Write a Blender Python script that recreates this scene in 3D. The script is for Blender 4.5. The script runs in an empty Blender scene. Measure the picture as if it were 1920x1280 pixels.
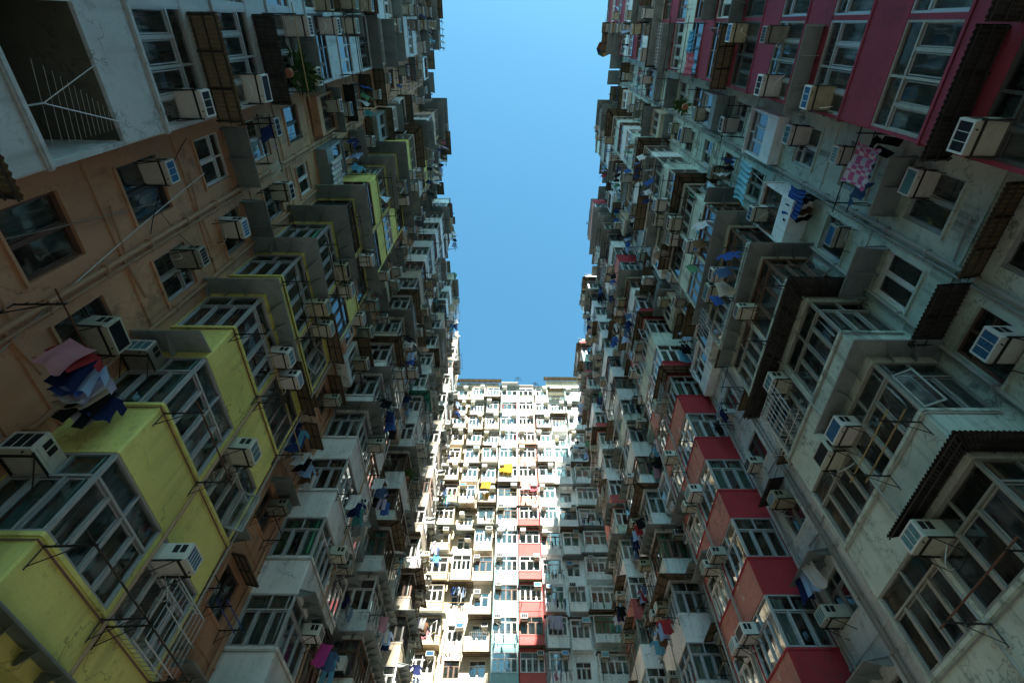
import bpy, math, random
from mathutils import Matrix, Vector
R = random.Random(11)
PI = math.pi
scene = bpy.context.scene
COL = scene.collection

# ------------------------------------------------------------------ materials
def nodes_of(m):
    m.use_nodes = True
    nt = m.node_tree
    nt.nodes.clear()
    return nt, nt.nodes, nt.links

def N(nt, t, **kw):
    n = nt.nodes.new(t)
    for k, v in kw.items():
        if k in n.inputs.keys():
            n.inputs[k].default_value = v
        else:
            setattr(n, k, v)
    return n

def mixc(nt, fac, a, b, mode='MIX'):
    n = nt.nodes.new('ShaderNodeMix'); n.data_type = 'RGBA'; n.blend_type = mode
    for sock, v in ((0, fac), (6, a), (7, b)):
        if hasattr(v, 'links'): nt.links.new(v, n.inputs[sock])
        elif sock == 0: n.inputs[0].default_value = v
        else: n.inputs[sock].default_value = (*v, 1)
    return n.outputs[2]

def ramp(nt, src, p0, p1, c0=(0, 0, 0), c1=(1, 1, 1)):
    n = nt.nodes.new('ShaderNodeValToRGB')
    e = n.color_ramp.elements
    e[0].position, e[1].position = p0, p1
    e[0].color, e[1].color = (*c0, 1), (*c1, 1)
    nt.links.new(src, n.inputs[0])
    return n.outputs[0]

def noise(nt, vec, scale, detail=4, rough=.6):
    n = nt.nodes.new('ShaderNodeTexNoise')
    n.inputs['Scale'].default_value = scale; n.inputs['Detail'].default_value = detail
    n.inputs['Roughness'].default_value = rough
    nt.links.new(vec, n.inputs['Vector'])
    return n.outputs['Fac']

def mapping(nt, vec, sc):
    n = nt.nodes.new('ShaderNodeMapping'); n.inputs['Scale'].default_value = sc
    nt.links.new(vec, n.inputs['Vector'])
    return n.outputs[0]

MATS = {}
def paint(name, col, grime=.5, peel=None, peelamt=.62, patch=.12):
    """old painted render: uneven coat, rain streaks, dirt specks, optional peeling"""
    if name in MATS: return MATS[name]
    m = bpy.data.materials.new(name); nt, _, L = nodes_of(m)
    pos = N(nt, 'ShaderNodeNewGeometry').outputs['Position']
    big = noise(nt, pos, .55, 5)
    c = mixc(nt, ramp(nt, big, .35, .68), tuple(v * (1 - patch) for v in col), tuple(min(1, v * (1 + patch)) for v in col))
    dirt = tuple(v * .42 + .012 for v in col)
    st = noise(nt, mapping(nt, pos, (1.9, 1.9, .30)), 1.0, 5, .55)
    pm = ramp(nt, noise(nt, pos, .9, 4, .6), .42, .62)
    c = mixc(nt, mixc(nt, 1.0, ramp(nt, st, .48, .72, (0, 0, 0), (grime,) * 3), pm, 'MULTIPLY'), c, dirt)
    sx = N(nt, 'ShaderNodeSeparateXYZ'); L.new(pos, sx.inputs[0])     # rain runs that start at every sill
    mm = N(nt, 'ShaderNodeMath', operation='MULTIPLY_ADD'); L.new(sx.outputs[2], mm.inputs[0]); mm.inputs[1].default_value = 1 / 2.755; mm.inputs[2].default_value = 1 - 7.19 / 2.755 % 1
    fr = N(nt, 'ShaderNodeMath', operation='FRACT'); L.new(mm.outputs[0], fr.inputs[0])
    rn = ramp(nt, noise(nt, mapping(nt, pos, (4.2, 4.2, .16)), 1.0, 3, .5), .54, .70)
    run = mixc(nt, 1.0, ramp(nt, fr.outputs[0], .5, .98), rn, 'MULTIPLY')
    c = mixc(nt, mixc(nt, 1.0, run, (grime * .9,) * 3, 'MULTIPLY'), c, (.068, .076, .06))
    bl = noise(nt, pos, 1.7, 8, .72)
    c = mixc(nt, ramp(nt, bl, .55, .74, (0, 0, 0), (grime * .8,) * 3), c, tuple(v * .3 + .02 for v in col))
    sp = noise(nt, pos, 8, 4, .65)
    c = mixc(nt, ramp(nt, sp, .64, .70, (0, 0, 0), (grime * .8,) * 3), c, (.05, .045, .035))
    cn = noise(nt, pos, .8, 7, .55)                                  # hairline cracks
    sb = N(nt, 'ShaderNodeMath', operation='SUBTRACT'); L.new(cn, sb.inputs[0]); sb.inputs[1].default_value = .5
    ab = N(nt, 'ShaderNodeMath', operation='ABSOLUTE'); L.new(sb.outputs[0], ab.inputs[0])
    ck = mixc(nt, 1.0, ramp(nt, ab.outputs[0], .002, .006, (.55,) * 3, (0, 0, 0)), ramp(nt, noise(nt, pos, .45, 2, .5), .48, .56), 'MULTIPLY')
    c = mixc(nt, ck, c, (.05, .048, .04))
    mo = ramp(nt, noise(nt, pos, 1.1, 10, .78), .56, .64, (0, 0, 0), (grime * 1.1,) * 3)   # mould and scuffs
    c = mixc(nt, mo, c, tuple(v * .22 + .03 for v in col))
    if peel:
        pn = noise(nt, pos, 1.5, 9, .68)
        c = mixc(nt, ramp(nt, pn, peelamt, peelamt + .02), c, peel)
    b = N(nt, 'ShaderNodeBsdfPrincipled', Roughness=.86); b.inputs['Specular IOR Level'].default_value = .25
    L.new(c, b.inputs['Base Color'])
    bp = N(nt, 'ShaderNodeBump', Strength=.35, Distance=.03)
    L.new(noise(nt, pos, 16, 6, .7), bp.inputs['Height']); L.new(bp.outputs[0], b.inputs['Normal'])
    o = N(nt, 'ShaderNodeOutputMaterial'); L.new(b.outputs[0], o.inputs[0])
    MATS[name] = m
    return m

def simple(name, col, rough=.6, metal=0, var=.15, dirt=.3, scale=6, spec=.4):
    """an object finish with a bit of per-object and per-spot variation"""
    if name in MATS: return MATS[name]
    m = bpy.data.materials.new(name); nt, _, L = nodes_of(m)
    pos = N(nt, 'ShaderNodeNewGeometry').outputs['Position']
    rnd = N(nt, 'ShaderNodeObjectInfo').outputs['Random']
    c = mixc(nt, rnd, tuple(v * (1 - var) for v in col), tuple(min(1, v * (1 + var)) for v in col))
    c = mixc(nt, ramp(nt, noise(nt, pos, scale, 6, .7), .48, .75, (0, 0, 0), (dirt,) * 3), c, tuple(v * .3 + .012 for v in col))
    b = N(nt, 'ShaderNodeBsdfPrincipled', Roughness=rough, Metallic=metal); b.inputs['Specular IOR Level'].default_value = spec
    L.new(c, b.inputs['Base Color'])
    o = N(nt, 'ShaderNodeOutputMaterial'); L.new(b.outputs[0], o.inputs[0])
    MATS[name] = m
    return m

def cloth(name, col, pattern=None):
    if name in MATS: return MATS[name]
    m = bpy.data.materials.new(name); nt, _, L = nodes_of(m)
    tc = N(nt, 'ShaderNodeTexCoord').outputs['Object']
    c = mixc(nt, noise(nt, tc, 7, 3), tuple(v * .8 for v in col), col)
    if pattern:
        kind, c2 = pattern
        if kind == 'check':
            ck = N(nt, 'ShaderNodeTexChecker', Scale=5.0); L.new(tc, ck.inputs['Vector'])
            c = mixc(nt, ck.outputs['Fac'], c, c2)
        elif kind == 'spots':
            v = N(nt, 'ShaderNodeTexVoronoi', Scale=4.5); L.new(tc, v.inputs['Vector'])
            hue = mixc(nt, .75, c2, (0, 0, 0)); 
            mm = mixc(nt, .6, v.outputs['Color'], c2)
            c = mixc(nt, ramp(nt, v.outputs['Distance'], .2, .27, (1, 1, 1), (0, 0, 0)), c, mm)
        elif kind == 'stripe':
            w = N(nt, 'ShaderNodeTexWave', Scale=5.0, bands_direction='Z'); L.new(tc, w.inputs['Vector'])
            c = mixc(nt, ramp(nt, w.outputs['Fac'], .45, .55), c, c2)
    b = N(nt, 'ShaderNodeBsdfPrincipled', Roughness=.9); b.inputs['Specular IOR Level'].default_value = .09
    L.new(c, b.inputs['Base Color'])
    tr = N(nt, 'ShaderNodeBsdfTranslucent'); L.new(c, tr.inputs[0])
    mx = N(nt, 'ShaderNodeMixShader', Fac=.25); L.new(b.outputs[0], mx.inputs[1]); L.new(tr.outputs[0], mx.inputs[2])
    o = N(nt, 'ShaderNodeOutputMaterial'); L.new(mx.outputs[0], o.inputs[0])
    MATS[name] = m
    return m

def glass_mat():
    m = bpy.data.materials.new('window_glass'); nt, _, L = nodes_of(m)
    pos = N(nt, 'ShaderNodeNewGeometry').outputs['Position']
    tr = N(nt, 'ShaderNodeBsdfTransparent'); tr.inputs[0].default_value = (.78, .92, .90, 1)
    gl = N(nt, 'ShaderNodeBsdfGlossy', Roughness=.04); gl.inputs[0].default_value = (.9, .97, 1, 1)
    bp = N(nt, 'ShaderNodeBump', Strength=.06, Distance=.05)
    L.new(noise(nt, pos, 1.6, 2), bp.inputs['Height']); L.new(bp.outputs[0], gl.inputs['Normal'])
    fr = N(nt, 'ShaderNodeFresnel', IOR=2.25)
    mx = N(nt, 'ShaderNodeMixShader'); L.new(fr.outputs[0], mx.inputs[0]); L.new(tr.outputs[0], mx.inputs[1]); L.new(gl.outputs[0], mx.inputs[2])
    df = N(nt, 'ShaderNodeBsdfDiffuse'); df.inputs[0].default_value = (.3, .33, .31, 1)
    dn = ramp(nt, noise(nt, pos, 2.5, 5, .7), .4, .8, (.015,) * 3, (.11,) * 3)
    m2 = N(nt, 'ShaderNodeMixShader'); L.new(dn, m2.inputs[0]); L.new(mx.outputs[0], m2.inputs[1]); L.new(df.outputs[0], m2.inputs[2])
    o = N(nt, 'ShaderNodeOutputMaterial'); L.new(m2.outputs[0], o.inputs[0])
    return m

GLASS = glass_mat()
P_YELLOW = paint('yellow_paint', (.80, .76, .24), .3)
P_SALMON = paint('salmon_paint', (.58, .33, .20), .45)
P_BEIGE = paint('beige_paint', (.68, .50, .38), .4)
P_WHITE = paint('white_paint', (.86, .88, .87), .4)
P_BALC = paint('pale_blue_paint', (.54, .60, .63), .45)
P_GREYW = paint('grey_white_paint', (.74, .79, .77), .55)
P_PALE = paint('stained_pale_paint', (.58, .66, .57), .8)
P_CREAM = paint('cream_paint', (.58, .50, .37), .45)
P_CREAMW = paint('off_white_paint', (.56, .50, .41), .45)
P_BLUE = paint('light_blue_paint', (.32, .54, .58), .35, (.62, .63, .56), .71)
P_RED = paint('dark_red_paint', (.42, .038, .050), .35, (.55, .42, .37), .70)
P_RED2 = paint('red_paint', (.52, .12, .115), .3, (.55, .42, .37), .74)
P_PINK = paint('sunlit_red_paint', (.66, .36, .28), .3)  # the red stack's paint lightened to its overexposed sunlit look
P_PALEBLUE = paint('sunlit_blue_paint', (.54, .61, .59), .35)  # light blue made paler to carry sunlight on the upper storeys
P_MAUVE = paint('mauve_paint', (.30, .05, .078), .5, (.38, .3, .31), .72)
P_LITRED = paint('bounce_lit_red_paint', (.60, .25, .20), .5, (.60, .52, .46), .62)  # red lightened to carry light bounced onto the bay fronts; peeling is wear
P_OLD = paint('old_concrete', (.36, .35, .32), .7)
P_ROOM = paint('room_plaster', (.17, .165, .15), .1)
P_SOFFIT = paint('dark_olive_soffit', (.12, .12, .085), .5)
M_DULL = simple('dull_frame', (.34, .34, .30), .6, .1, .2, .45)
M_ALU = simple('aluminium_frame', (.47, .50, .51), .4, .25, .1, .25)
M_WHT = simple('white_frame', (.72, .73, .72), .5, 0, .08, .2)
M_DRK = simple('dark_frame', (.10, .10, .095), .5, .2, .2, .3)
M_BRN = simple('brown_frame', (.17, .10, .07), .55, 0, .2, .3)
M_IRON = simple('black_iron', (.03, .028, .026), .6, .4, .3, .3)
M_RUST = simple('rusty_iron', (.17, .075, .045), .8, .2, .3, .4)
M_SHEET = simple('grey_sheet', (.26, .31, .31), .65, .1, .25, .5, 3)
M_CORR = simple('brown_corrugated', (.22, .175, .11), .75, .05, .25, .55, 4)
M_CORRD = simple('dark_corrugated', (.055, .055, .05), .7, .1, .25, .5, 4)
M_GREEN = cloth('green_plastic', (.10, .55, .42))
M_PIPE = simple('painted_pipe', (.48, .30, .18), .7, 0, .1, .4)
M_PIPEG = simple('grey_pipe', (.36, .36, .33), .7, 0, .2, .4)
M_SLAB = simple('roof_slab', (.30, .29, .27), .9, 0, .1, .5, 2)
AC_BODY = {'cream': simple('ac_cream', (.56, .58, .48), .55, 0, .15, .35), 'white': simple('ac_white', (.68, .68, .64), .5, 0, .1, .25),
           'grey': simple('ac_grey', (.34, .34, .29), .6, 0, .2, .6), 'yellowed': simple('ac_yellowed', (.46, .43, .30), .6, 0, .2, .6)}
AC_GRILLE = {'dark': simple('ac_grille_dark', (.035, .045, .06), .4, .3, .2, .2), 'blue': simple('ac_grille_blue', (.06, .22, .42), .4, .3, .3, .2),
             'teal': simple('ac_grille_teal', (.15, .36, .42), .4, .3, .3, .2)}
M_BLACK = simple('vent_black', (.015, .015, .015), .8, 0, .1, .1)
CURT = {'teal': cloth('curtain_teal', (.30, .56, .53)), 'white': cloth('curtain_white', (.62, .64, .60)), 'green': cloth('curtain_green', (.14, .52, .30)),
        'grey': cloth('curtain_grey', (.42, .48, .47)), 'brown': cloth('curtain_brown', (.19, .12, .08)), 'plum': cloth('curtain_plum', (.16, .06, .10)),
        'lace': cloth('curtain_lace', (.55, .58, .52), ('stripe', (.34, .38, .36))), 'blue': cloth('curtain_blue', (.05, .17, .5))}
GC = {'pink': (.62, .30, .34), 'red': (.42, .05, .06), 'blue': (.05, .12, .38), 'navy': (.02, .03, .10), 'black': (.014, .014, .016), 'white': (.75, .75, .75),
      'pale blue': (.38, .52, .74), 'sky blue': (.14, .42, .60), 'grey': (.28, .29, .30), 'denim': (.08, .14, .26), 'lilac': (.50, .46, .60), 'magenta': (.52, .06, .26),
      'yellow': (.60, .44, .14), 'green': (.12, .30, .16), 'brown': (.20, .11, .06), 'teal': (.07, .26, .26), 'orange': (.72, .26, .06), 'beige': (.58, .50, .38)}
GPOOL = ['white'] * 5 + ['black'] * 5 + ['navy'] * 4 + ['grey'] * 3 + ['denim'] * 3 + ['blue'] * 2 + ['pale blue'] * 3 * 2 + ['pink', 'red', 'lilac', 'teal', 'brown', 'beige', 'beige', 'sky blue', 'green']
GM = {k: cloth('cloth_' + k.replace(' ', '_'), v) for k, v in GC.items()}
M_BAMBOO = simple('bamboo', (.42, .30, .12), .6, 0, .2, .3)
M_BLUEP = simple('blue_pole', (.04, .10, .38), .5, 0, .2, .2)
M_LEAF = simple('leaf', (.05, .13, .03), .6, 0, .4, .2)
M_POT = simple('clay_pot', (.35, .14, .08), .8)

# ------------------------------------------------------------------ mesh helper
class MB:
    def __init__(s): s.v = []; s.f = []; s.m = []; s.sm = False
    def quad(s, a, b, c, d, mi=0):
        i = len(s.v); s.v += [tuple(a), tuple(b), tuple(c), tuple(d)]; s.f.append((i, i + 1, i + 2, i + 3)); s.m.append(mi)
    def tri(s, a, b, c, mi=0):
        i = len(s.v); s.v += [tuple(a), tuple(b), tuple(c)]; s.f.append((i, i + 1, i + 2)); s.m.append(mi)
    def hexa(s, p, mi=0):
        """p: 8 corners, bottom loop then top loop"""
        i = len(s.v); s.v += [tuple(q) for q in p]
        for f in ((0, 3, 2, 1), (4, 5, 6, 7), (0, 1, 5, 4), (1, 2, 6, 5), (2, 3, 7, 6), (3, 0, 4, 7)):
            s.f.append(tuple(i + j for j in f)); s.m.append(mi)
    def box(s, x0, x1, y0, y1, z0, z1, mi=0):
        x0, x1 = sorted((x0, x1)); y0, y1 = sorted((y0, y1)); z0, z1 = sorted((z0, z1))
        s.hexa([(x0, y0, z0), (x1, y0, z0), (x1, y1, z0), (x0, y1, z0), (x0, y0, z1), (x1, y0, z1), (x1, y1, z1), (x0, y1, z1)], mi)
    def prism(s, loop, z0, z1, mi=0):
        n = len(loop); i = len(s.v)
        s.v += [(x, y, z0) for x, y in loop] + [(x, y, z1) for x, y in loop]
        s.f.append(tuple(i + n - 1 - j for j in range(n))); s.m.append(mi)
        s.f.append(tuple(i + n + j for j in range(n))); s.m.append(mi)
        for j in range(n):
            k = (j + 1) % n
            s.f.append((i + j, i + k, i + n + k, i + n + j)); s.m.append(mi)
    def tube(s, pts, r, n=6, mi=0):
        pts = [Vector(p) for p in pts]
        rings = []
        for j, p in enumerate(pts):
            d = (pts[min(j + 1, len(pts) - 1)] - pts[max(j - 1, 0)]).normalized()
            u = d.cross(Vector((0, 0, 1)) if abs(d.z) < .9 else Vector((1, 0, 0))).normalized(); w = d.cross(u)
            i = len(s.v)
            for q in range(n):
                a = 2 * PI * q / n
                s.v.append(tuple(p + r * (math.cos(a) * u + math.sin(a) * w)))
            rings.append(i)
        for a, b in zip(rings, rings[1:]):
            for q in range(n):
                t = (q + 1) % n
                s.f.append((a + q, a + t, b + t, b + q)); s.m.append(mi)
        s.f.append(tuple(rings[0] + n - 1 - q for q in range(n))); s.m.append(mi)
        s.f.append(tuple(rings[-1] + q for q in range(n))); s.m.append(mi)
    def grid(s, fn, nu, nv, mi=0):
        i = len(s.v)
        for a in range(nu + 1):
            for b in range(nv + 1): s.v.append(tuple(fn(a / nu, b / nv)))
        for a in range(nu):
            for b in range(nv):
                q = i + a * (nv + 1) + b
                s.f.append((q, q + nv + 1, q + nv + 2, q + 1)); s.m.append(mi)
    def mesh(s, name, mats):
        me = bpy.data.meshes.new(name); me.from_pydata(s.v, [], s.f)
        for m in (mats if isinstance(mats, (list, tuple)) else [mats]): me.materials.append(m)
        if any(s.m): me.polygons.foreach_set('material_index', s.m)
        if s.sm: me.polygons.foreach_set('use_smooth', [True] * len(s.f))
        me.update()
        return me

def link(name, data, parent=None, loc=(0, 0, 0), rz=0, world=False):
    o = bpy.data.objects.new(name, data); COL.objects.link(o)
    o.location = loc; o.rotation_euler = (0, 0, rz)
    if parent is not None:
        o.parent = parent
        if world: o.matrix_parent_inverse = Matrix.Translation(-Vector(parent.location))
    return o

ORD = 'zeroth first second third fourth fifth sixth seventh eighth ninth tenth eleventh twelfth thirteenth fourteenth fifteenth sixteenth seventeenth eighteenth nineteenth twentieth'.split()
SEEN = {}
def tag(o, label, cat, group=None, kind=None):
    o['label'] = label
    if cat: o['category'] = cat
    if group: o['group'] = group
    if kind: o['kind'] = kind
    SEEN.setdefault(label, []).append(o)
    return o
def struct(o): o['kind'] = 'structure'; return o

# ------------------------------------------------------------------ camera
FPX, CX, CY, PSI = 945., 968., 640., .009
PITCH = math.atan(945 / 595.)
def proj(X, Y, Z):
    x = X * math.cos(PSI) - Y * math.sin(PSI); y = X * math.sin(PSI) + Y * math.cos(PSI)
    w = y * math.cos(PITCH) + Z * math.sin(PITCH); u = -y * math.sin(PITCH) + Z * math.cos(PITCH)
    if w < .2: return -9e3, -9e3, w
    return CX + FPX * x / w, CY - FPX * u / w, w
def inframe(p, mg=40):
    x, y, w = proj(*p)
    return -mg < x < 1920 + mg and -mg < y < 1280 + mg
cam = bpy.data.cameras.new('camera'); co = bpy.data.objects.new('camera', cam); COL.objects.link(co)
cam.sensor_width = 36; cam.lens = FPX / 1920 * 36; cam.shift_x = -8 / 1920; cam.clip_end = 2000; cam.clip_start = .05
co.rotation_euler = (PI / 2 + PITCH, 0, -PSI)
scene.camera = co

# ------------------------------------------------------------------ facade frames
class Side:
    """a: along the wall, d: out into the courtyard from the plane of the bays, z up"""
    def __init__(s, kind, front): s.kind, s.front = kind, front; s.rz = {'L': PI / 2, 'R': -PI / 2, 'E': 0}[kind]
    def P(s, a, d, z):
        return {'L': (s.front + d, a, z), 'R': (s.front - d, a, z), 'E': (a, s.front - d, z)}[s.kind]
    def box(s, mb, a0, a1, d0, d1, z0, z1, mi=0):
        p, q = s.P(a0, d0, z0), s.P(a1, d1, z1)
        mb.box(p[0], q[0], p[1], q[1], p[2], q[2], mi)
    def hexa(s, mb, pts, mi=0): mb.hexa([s.P(*p) for p in pts], mi)
    def loop(s, pts): return [s.P(a, d, 0)[:2] for a, d in pts]
LS, RS, ES = Side('L', -6.38), Side('R', 7.5), Side('E', 40.0)
REC = -1.42          # recessed wall
BACK = -2.7          # back of the rooms
PITCHZ = 2.755

# ------------------------------------------------------------------ windows
WCACHE = {}
def frame_mesh(W, H, cols, tr, mat, style):
    """frame with posts, transom lights above; local x along, y inwards, z up from the sill, centred"""
    key = ('f', W, H, cols, tr, mat.name, style)
    if key in WCACHE: return WCACHE[key]
    mb = MB(); t = .045; h = W / 2
    zt = H * .69 if tr else H
    mb.box(-h, h, -.02, .06, 0, t); mb.box(-h, h, -.02, .06, H - t, H)
    mb.box(-h, -h + t, -.015, .055, t, H - t); mb.box(h - t, h, -.015, .055, t, H - t)
    if tr:
        mb.box(-h + t, h - t, -.018, .05, zt - t / 2, zt + t / 2)
        for i in range(1, tr): x = -h + W * i / tr; mb.box(x - t / 2, x + t / 2, -.012, .05, zt + t / 2, H - t)
    for i in range(1, cols):
        x = -h + W * i / cols; w = t * (.8 if i % 2 else .55)
        mb.box(x - w, x + w, -.012, .05, t, zt - (t / 2 if tr else t))
    # sliding sash rails, a touch thinner and set back
    for i in range(cols):
        x0, x1 = -h + W * i / cols + .045, -h + W * (i + 1) / cols - .045; z1 = zt - .045
        for b in ((x0, x0 + .022, .06, z1), (x1 - .022, x1, .06, z1), (x0 + .022, x1 - .022, .06, .085), (x0 + .022, x1 - .022, z1 - .025, z1)):
            mb.box(b[0], b[1], .005 + .012 * (i % 2), .04, b[2], b[3])
    if style == 'grille':      # burglar bars behind the glass
        n = max(3, int(W / .16))
        for i in range(1, n): x = -h + W * i / n; mb.box(x - .007, x + .007, .075, .09, .05, H - .05)
        for q in (.25, .5, .75): mb.box(-h + t, h - t, .091, .1, H * q - .007, H * q + .007)
    WCACHE[key] = mb.mesh('window', mat)
    return WCACHE[key]
def pane_mesh(W, H):
    key = ('p', W, H)
    if key not in WCACHE:
        mb = MB(); mb.quad((-W / 2 + .03, .03, .03), (W / 2 - .03, .03, .03), (W / 2 - .03, .03, H - .03), (-W / 2 + .03, .03, H - .03))
        WCACHE[key] = mb.mesh('pane', GLASS)
    return WCACHE[key]
def curtain_mesh(W, H, col, var):
    key = ('c', W, H, col, var)
    if key not in WCACHE:
        rr = random.Random(str(key)); mb = MB(); mb.sm = True
        spans = {0: [(-.5, .5)], 1: [(-.5, -.12), (.16, .5)], 2: [(-.5, .1)], 3: [(-.05, .5)], 4: [(-.5, -.2), (.28, .5)]}[var]
        top = H - .04
        for s0, s1 in spans:
            ph = rr.random() * 6; nb = max(3, int((s1 - s0) * W / .11)); n = nb * 4
            bot = .05 + rr.random() * .12
            mb.grid(lambda u, v: (W * (s0 + (s1 - s0) * u) + .03 * math.sin(5 * v + ph) * v, .17 + .028 * math.sin(u * nb * 2 * PI + ph + .8 * v) + .012 * math.sin(u * 17 + ph), top + (bot - top) * v), n, 3)
        WCACHE[key] = mb.mesh('curtain', CURT[col])
    return WCACHE[key]
def sash_mesh(W, H, mat):
    key = ('s', W, H, mat.name)
    if key not in WCACHE:
        mb = MB(); t = .04
        for b in ((0, W, 0, t), (0, W, H - t, H), (0, t, t, H - t), (W - t, W, t, H - t)): mb.box(b[0], b[1], -.015, .015, b[2], b[3])
        mb.quad((t, 0, t), (W - t, 0, t), (W - t, 0, H - t), (t, 0, H - t), 1)
        WCACHE[key] = mb.mesh('open_sash', [mat, GLASS])
    return WCACHE[key]
def far_window(W, H, cols, tr, mat, style, col, var):
    key = ('far', W, H, cols, tr, mat.name, style, col, var)
    if key not in WCACHE:
        mb = MB(); mats = [mat, GLASS]
        f = frame_mesh(W, H, cols, tr, mat, style); p = pane_mesh(W, H)
        srcs = [(f, 0), (p, 1)]
        if col: srcs.append((curtain_mesh(W, H, col, var), 2)); mats.append(CURT[col])
        for me, mi in srcs:
            i = len(mb.v); mb.v += [tuple(v.co) for v in me.vertices]
            for pl in me.polygons: mb.f.append(tuple(i + q for q in pl.vertices)); mb.m.append(mi)
        WCACHE[key] = mb.mesh('window', mats)
    return WCACHE[key]

CPOOL = ['teal'] * 3 + ['white'] * 3 + ['lace'] * 3 + ['grey'] * 3 + ['green'] * 2 + ['brown', 'plum'] + [None] * 3
NWIN = [0]
def window(tower, pos, rz, W, H, cols, tr, mat, col='?', style=None, opened=None):
    x, y, w = proj(*pos)
    if not inframe(pos, 260): return None
    var = R.choice([0, 0, 1, 1, 2, 3, 4])
    if col == '?': col = R.choice(CPOOL)
    else: var = R.choice([0, 0, 1])
    if style is None: style = 'grille' if R.random() < .35 else 'plain'
    W, H = round(W, 2), round(H, 2); NWIN[0] += 1
    if w < 30:
        o = link('window', frame_mesh(W, H, cols, tr, mat, style), tower, pos, rz, True)
        link('pane', pane_mesh(W, H), o)
        if col: link('curtain', curtain_mesh(W, H, col, var), o)
    else:
        o = link('window', far_window(W, H, cols, tr, mat, style, col, var), tower, pos, rz, True)
    if opened is None: opened = R.random() < .10
    if opened and w < 46:
        sw = W / cols - .05; sh = (H * .69 if tr else H) - .06; i = R.randrange(cols)
        link('open_sash', sash_mesh(round(sw, 2), round(sh, 2), mat), o, (-W / 2 + W * i / cols + .03, -.03, .03), -R.uniform(.5, 1.3))
    return o

# ------------------------------------------------------------------ air conditioners
ACM = {}
def ac_meshes(body, gr, st=0):
    if (body, gr, st) not in ACM:
        b = MB(); w, h, y0, y1 = ((.26, .36, -.50, .12), (.31, .38, -.44, .12), (.23, .33, -.58, .12))[st]
        c = .018
        b.prism([(-w + c, y0), (w - c, y0), (w, y0 + c), (w, y1), (-w, y1), (-w, y0 + c)], 0, h)
        for sx in (-1, 1):                           # louvred slots on both flanks
            for q in (0, 1):
                ya = y0 + .07 + q * .13
                b.box(sx * (w + .001), sx * (w + .004), ya, ya + .1, h * .42, h * .88, 1)
            b.box(sx * (w + .001), sx * (w + .006), y0 + .03, y1 - .2, h * .18, h * .2, 0)
        b.box(-w * .7, -w * .1, y0 + .08, y0 + .2, h + .001, h + .004, 1); b.box(w * .1, w * .7, y0 + .08, y0 + .2, h + .001, h + .004, 1)
        b.tube([(w * .5, y0 + .03, -.04), (w * .5, y0 + .03, .02)], .012, 5, 1)
        g = MB()
        g.box(-w + .005, w - .005, y0 - .018, y0 - .001, .005, .04); g.box(-w + .005, w - .005, y0 - .018, y0 - .001, h - .035, h - .005)
        g.box(-w + .005, -w + .04, y0 - .018, y0 - .001, .04, h - .035); g.box(w - .04, w - .005, y0 - .018, y0 - .001, .04, h - .035)
        g.quad((-w + .04, y0 - .004, .04), (w - .04, y0 - .004, .04), (w - .04, y0 - .004, h - .035), (-w + .04, y0 - .004, h - .035), 1)
        for i in range(1, (7, 13, 5)[st]): z = .04 + (h - .075) * i / (7, 13, 5)[st]; g.box(-w + .04, w - .04, y0 - .012, y0 - .005, z - .004, z + .004, 1)
        for i in ((1, 2), (), (1, 2, 3, 4))[st]: x = -w + .04 + (2 * w - .08) * i / (3, 3, 5)[st]; g.box(x - .005, x + .005, y0 - .016, y0 - .006, .04, h - .035, 0)
        k = MB()
        for sx in (-1, 1):
            x = sx * (w + .015)
            k.box(x - .012, x + .012, y0 + .04, y1, -.035, -.008); k.tube([(x, y0 + .1, -.02), (x, -.02, -.30)], .011, 5)
        k.box(-w, w, y0 + .1, y0 + .13, -.03, -.004)
        ACM[(body, gr, st)] = (b.mesh('air_conditioner', [AC_BODY[body], M_BLACK]), g.mesh('front_grille', [AC_BODY['white' if st == 0 else body], AC_GRILLE[gr]]), k.mesh('bracket', M_IRON))
    return ACM[(body, gr, st)]
QUEUE = []            # small things wait here until the facades stand; only those in view are made
def hose_mesh(i):
    if ('hose', i) not in WCACHE:
        rr = random.Random(i); mb = MB(); mb.sm = True
        x = rr.choice([-.2, .2]); sg = rr.uniform(.15, .45); e = rr.uniform(-.5, .5)
        mb.tube([(x + (e - x) * t, -.1 - .25 * math.sin(PI * t), -.02 - sg * 4 * t * (1 - t) * .6 - .35 * t) for t in [q / 8 for q in range(9)]], .009, 5)
        WCACHE[('hose', i)] = mb.mesh('drain_hose', AC_BODY['white'])
    return WCACHE[('hose', i)]
def ac(pos, rz, where, body=None, gr=None, bracket=True):
    if not inframe(pos, 10): return
    body = body or R.choice(['cream', 'cream', 'white', 'white', 'grey', 'yellowed']); gr = gr or R.choice(['dark', 'dark', 'blue', 'teal']); st = R.choice([0, 0, 1, 2]); tilt = R.uniform(-.035, .05); sc = R.uniform(.88, 1.1)
    hs = R.randrange(6) if R.random() < .65 else None
    out = Matrix.Rotation(rz, 3, 'Z')
    pts = [Vector(pos) + out @ Vector(q) for q in ((0, -.56, .18), (.24, -.56, .05), (-.24, -.56, .05), (-.3, -.3, .1), (.3, -.3, .1), (0, -.3, -.06))]
    def build():
        b, g, k = ac_meshes(body, gr, st)
        o = link('air_conditioner', b, None, pos, rz); o.rotation_euler = (tilt, 0, rz + tilt * .7); o.scale = (sc, sc, sc)
        link('front_grille', g, o)
        if bracket: link('bracket', k, o)
        if hs is not None: link('drain_hose', hose_mesh(hs), o)
        tag(o, f'{body} {gr}-grilled air conditioner, {where}', 'air conditioner', 'air conditioners on the facades')
    QUEUE.append(('ac', pts, build, lambda: [(m, Matrix.Translation(pos) @ Matrix.Rotation(rz, 4, 'Z')) for m in ac_meshes(body, gr, st)[:2]]))

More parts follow.
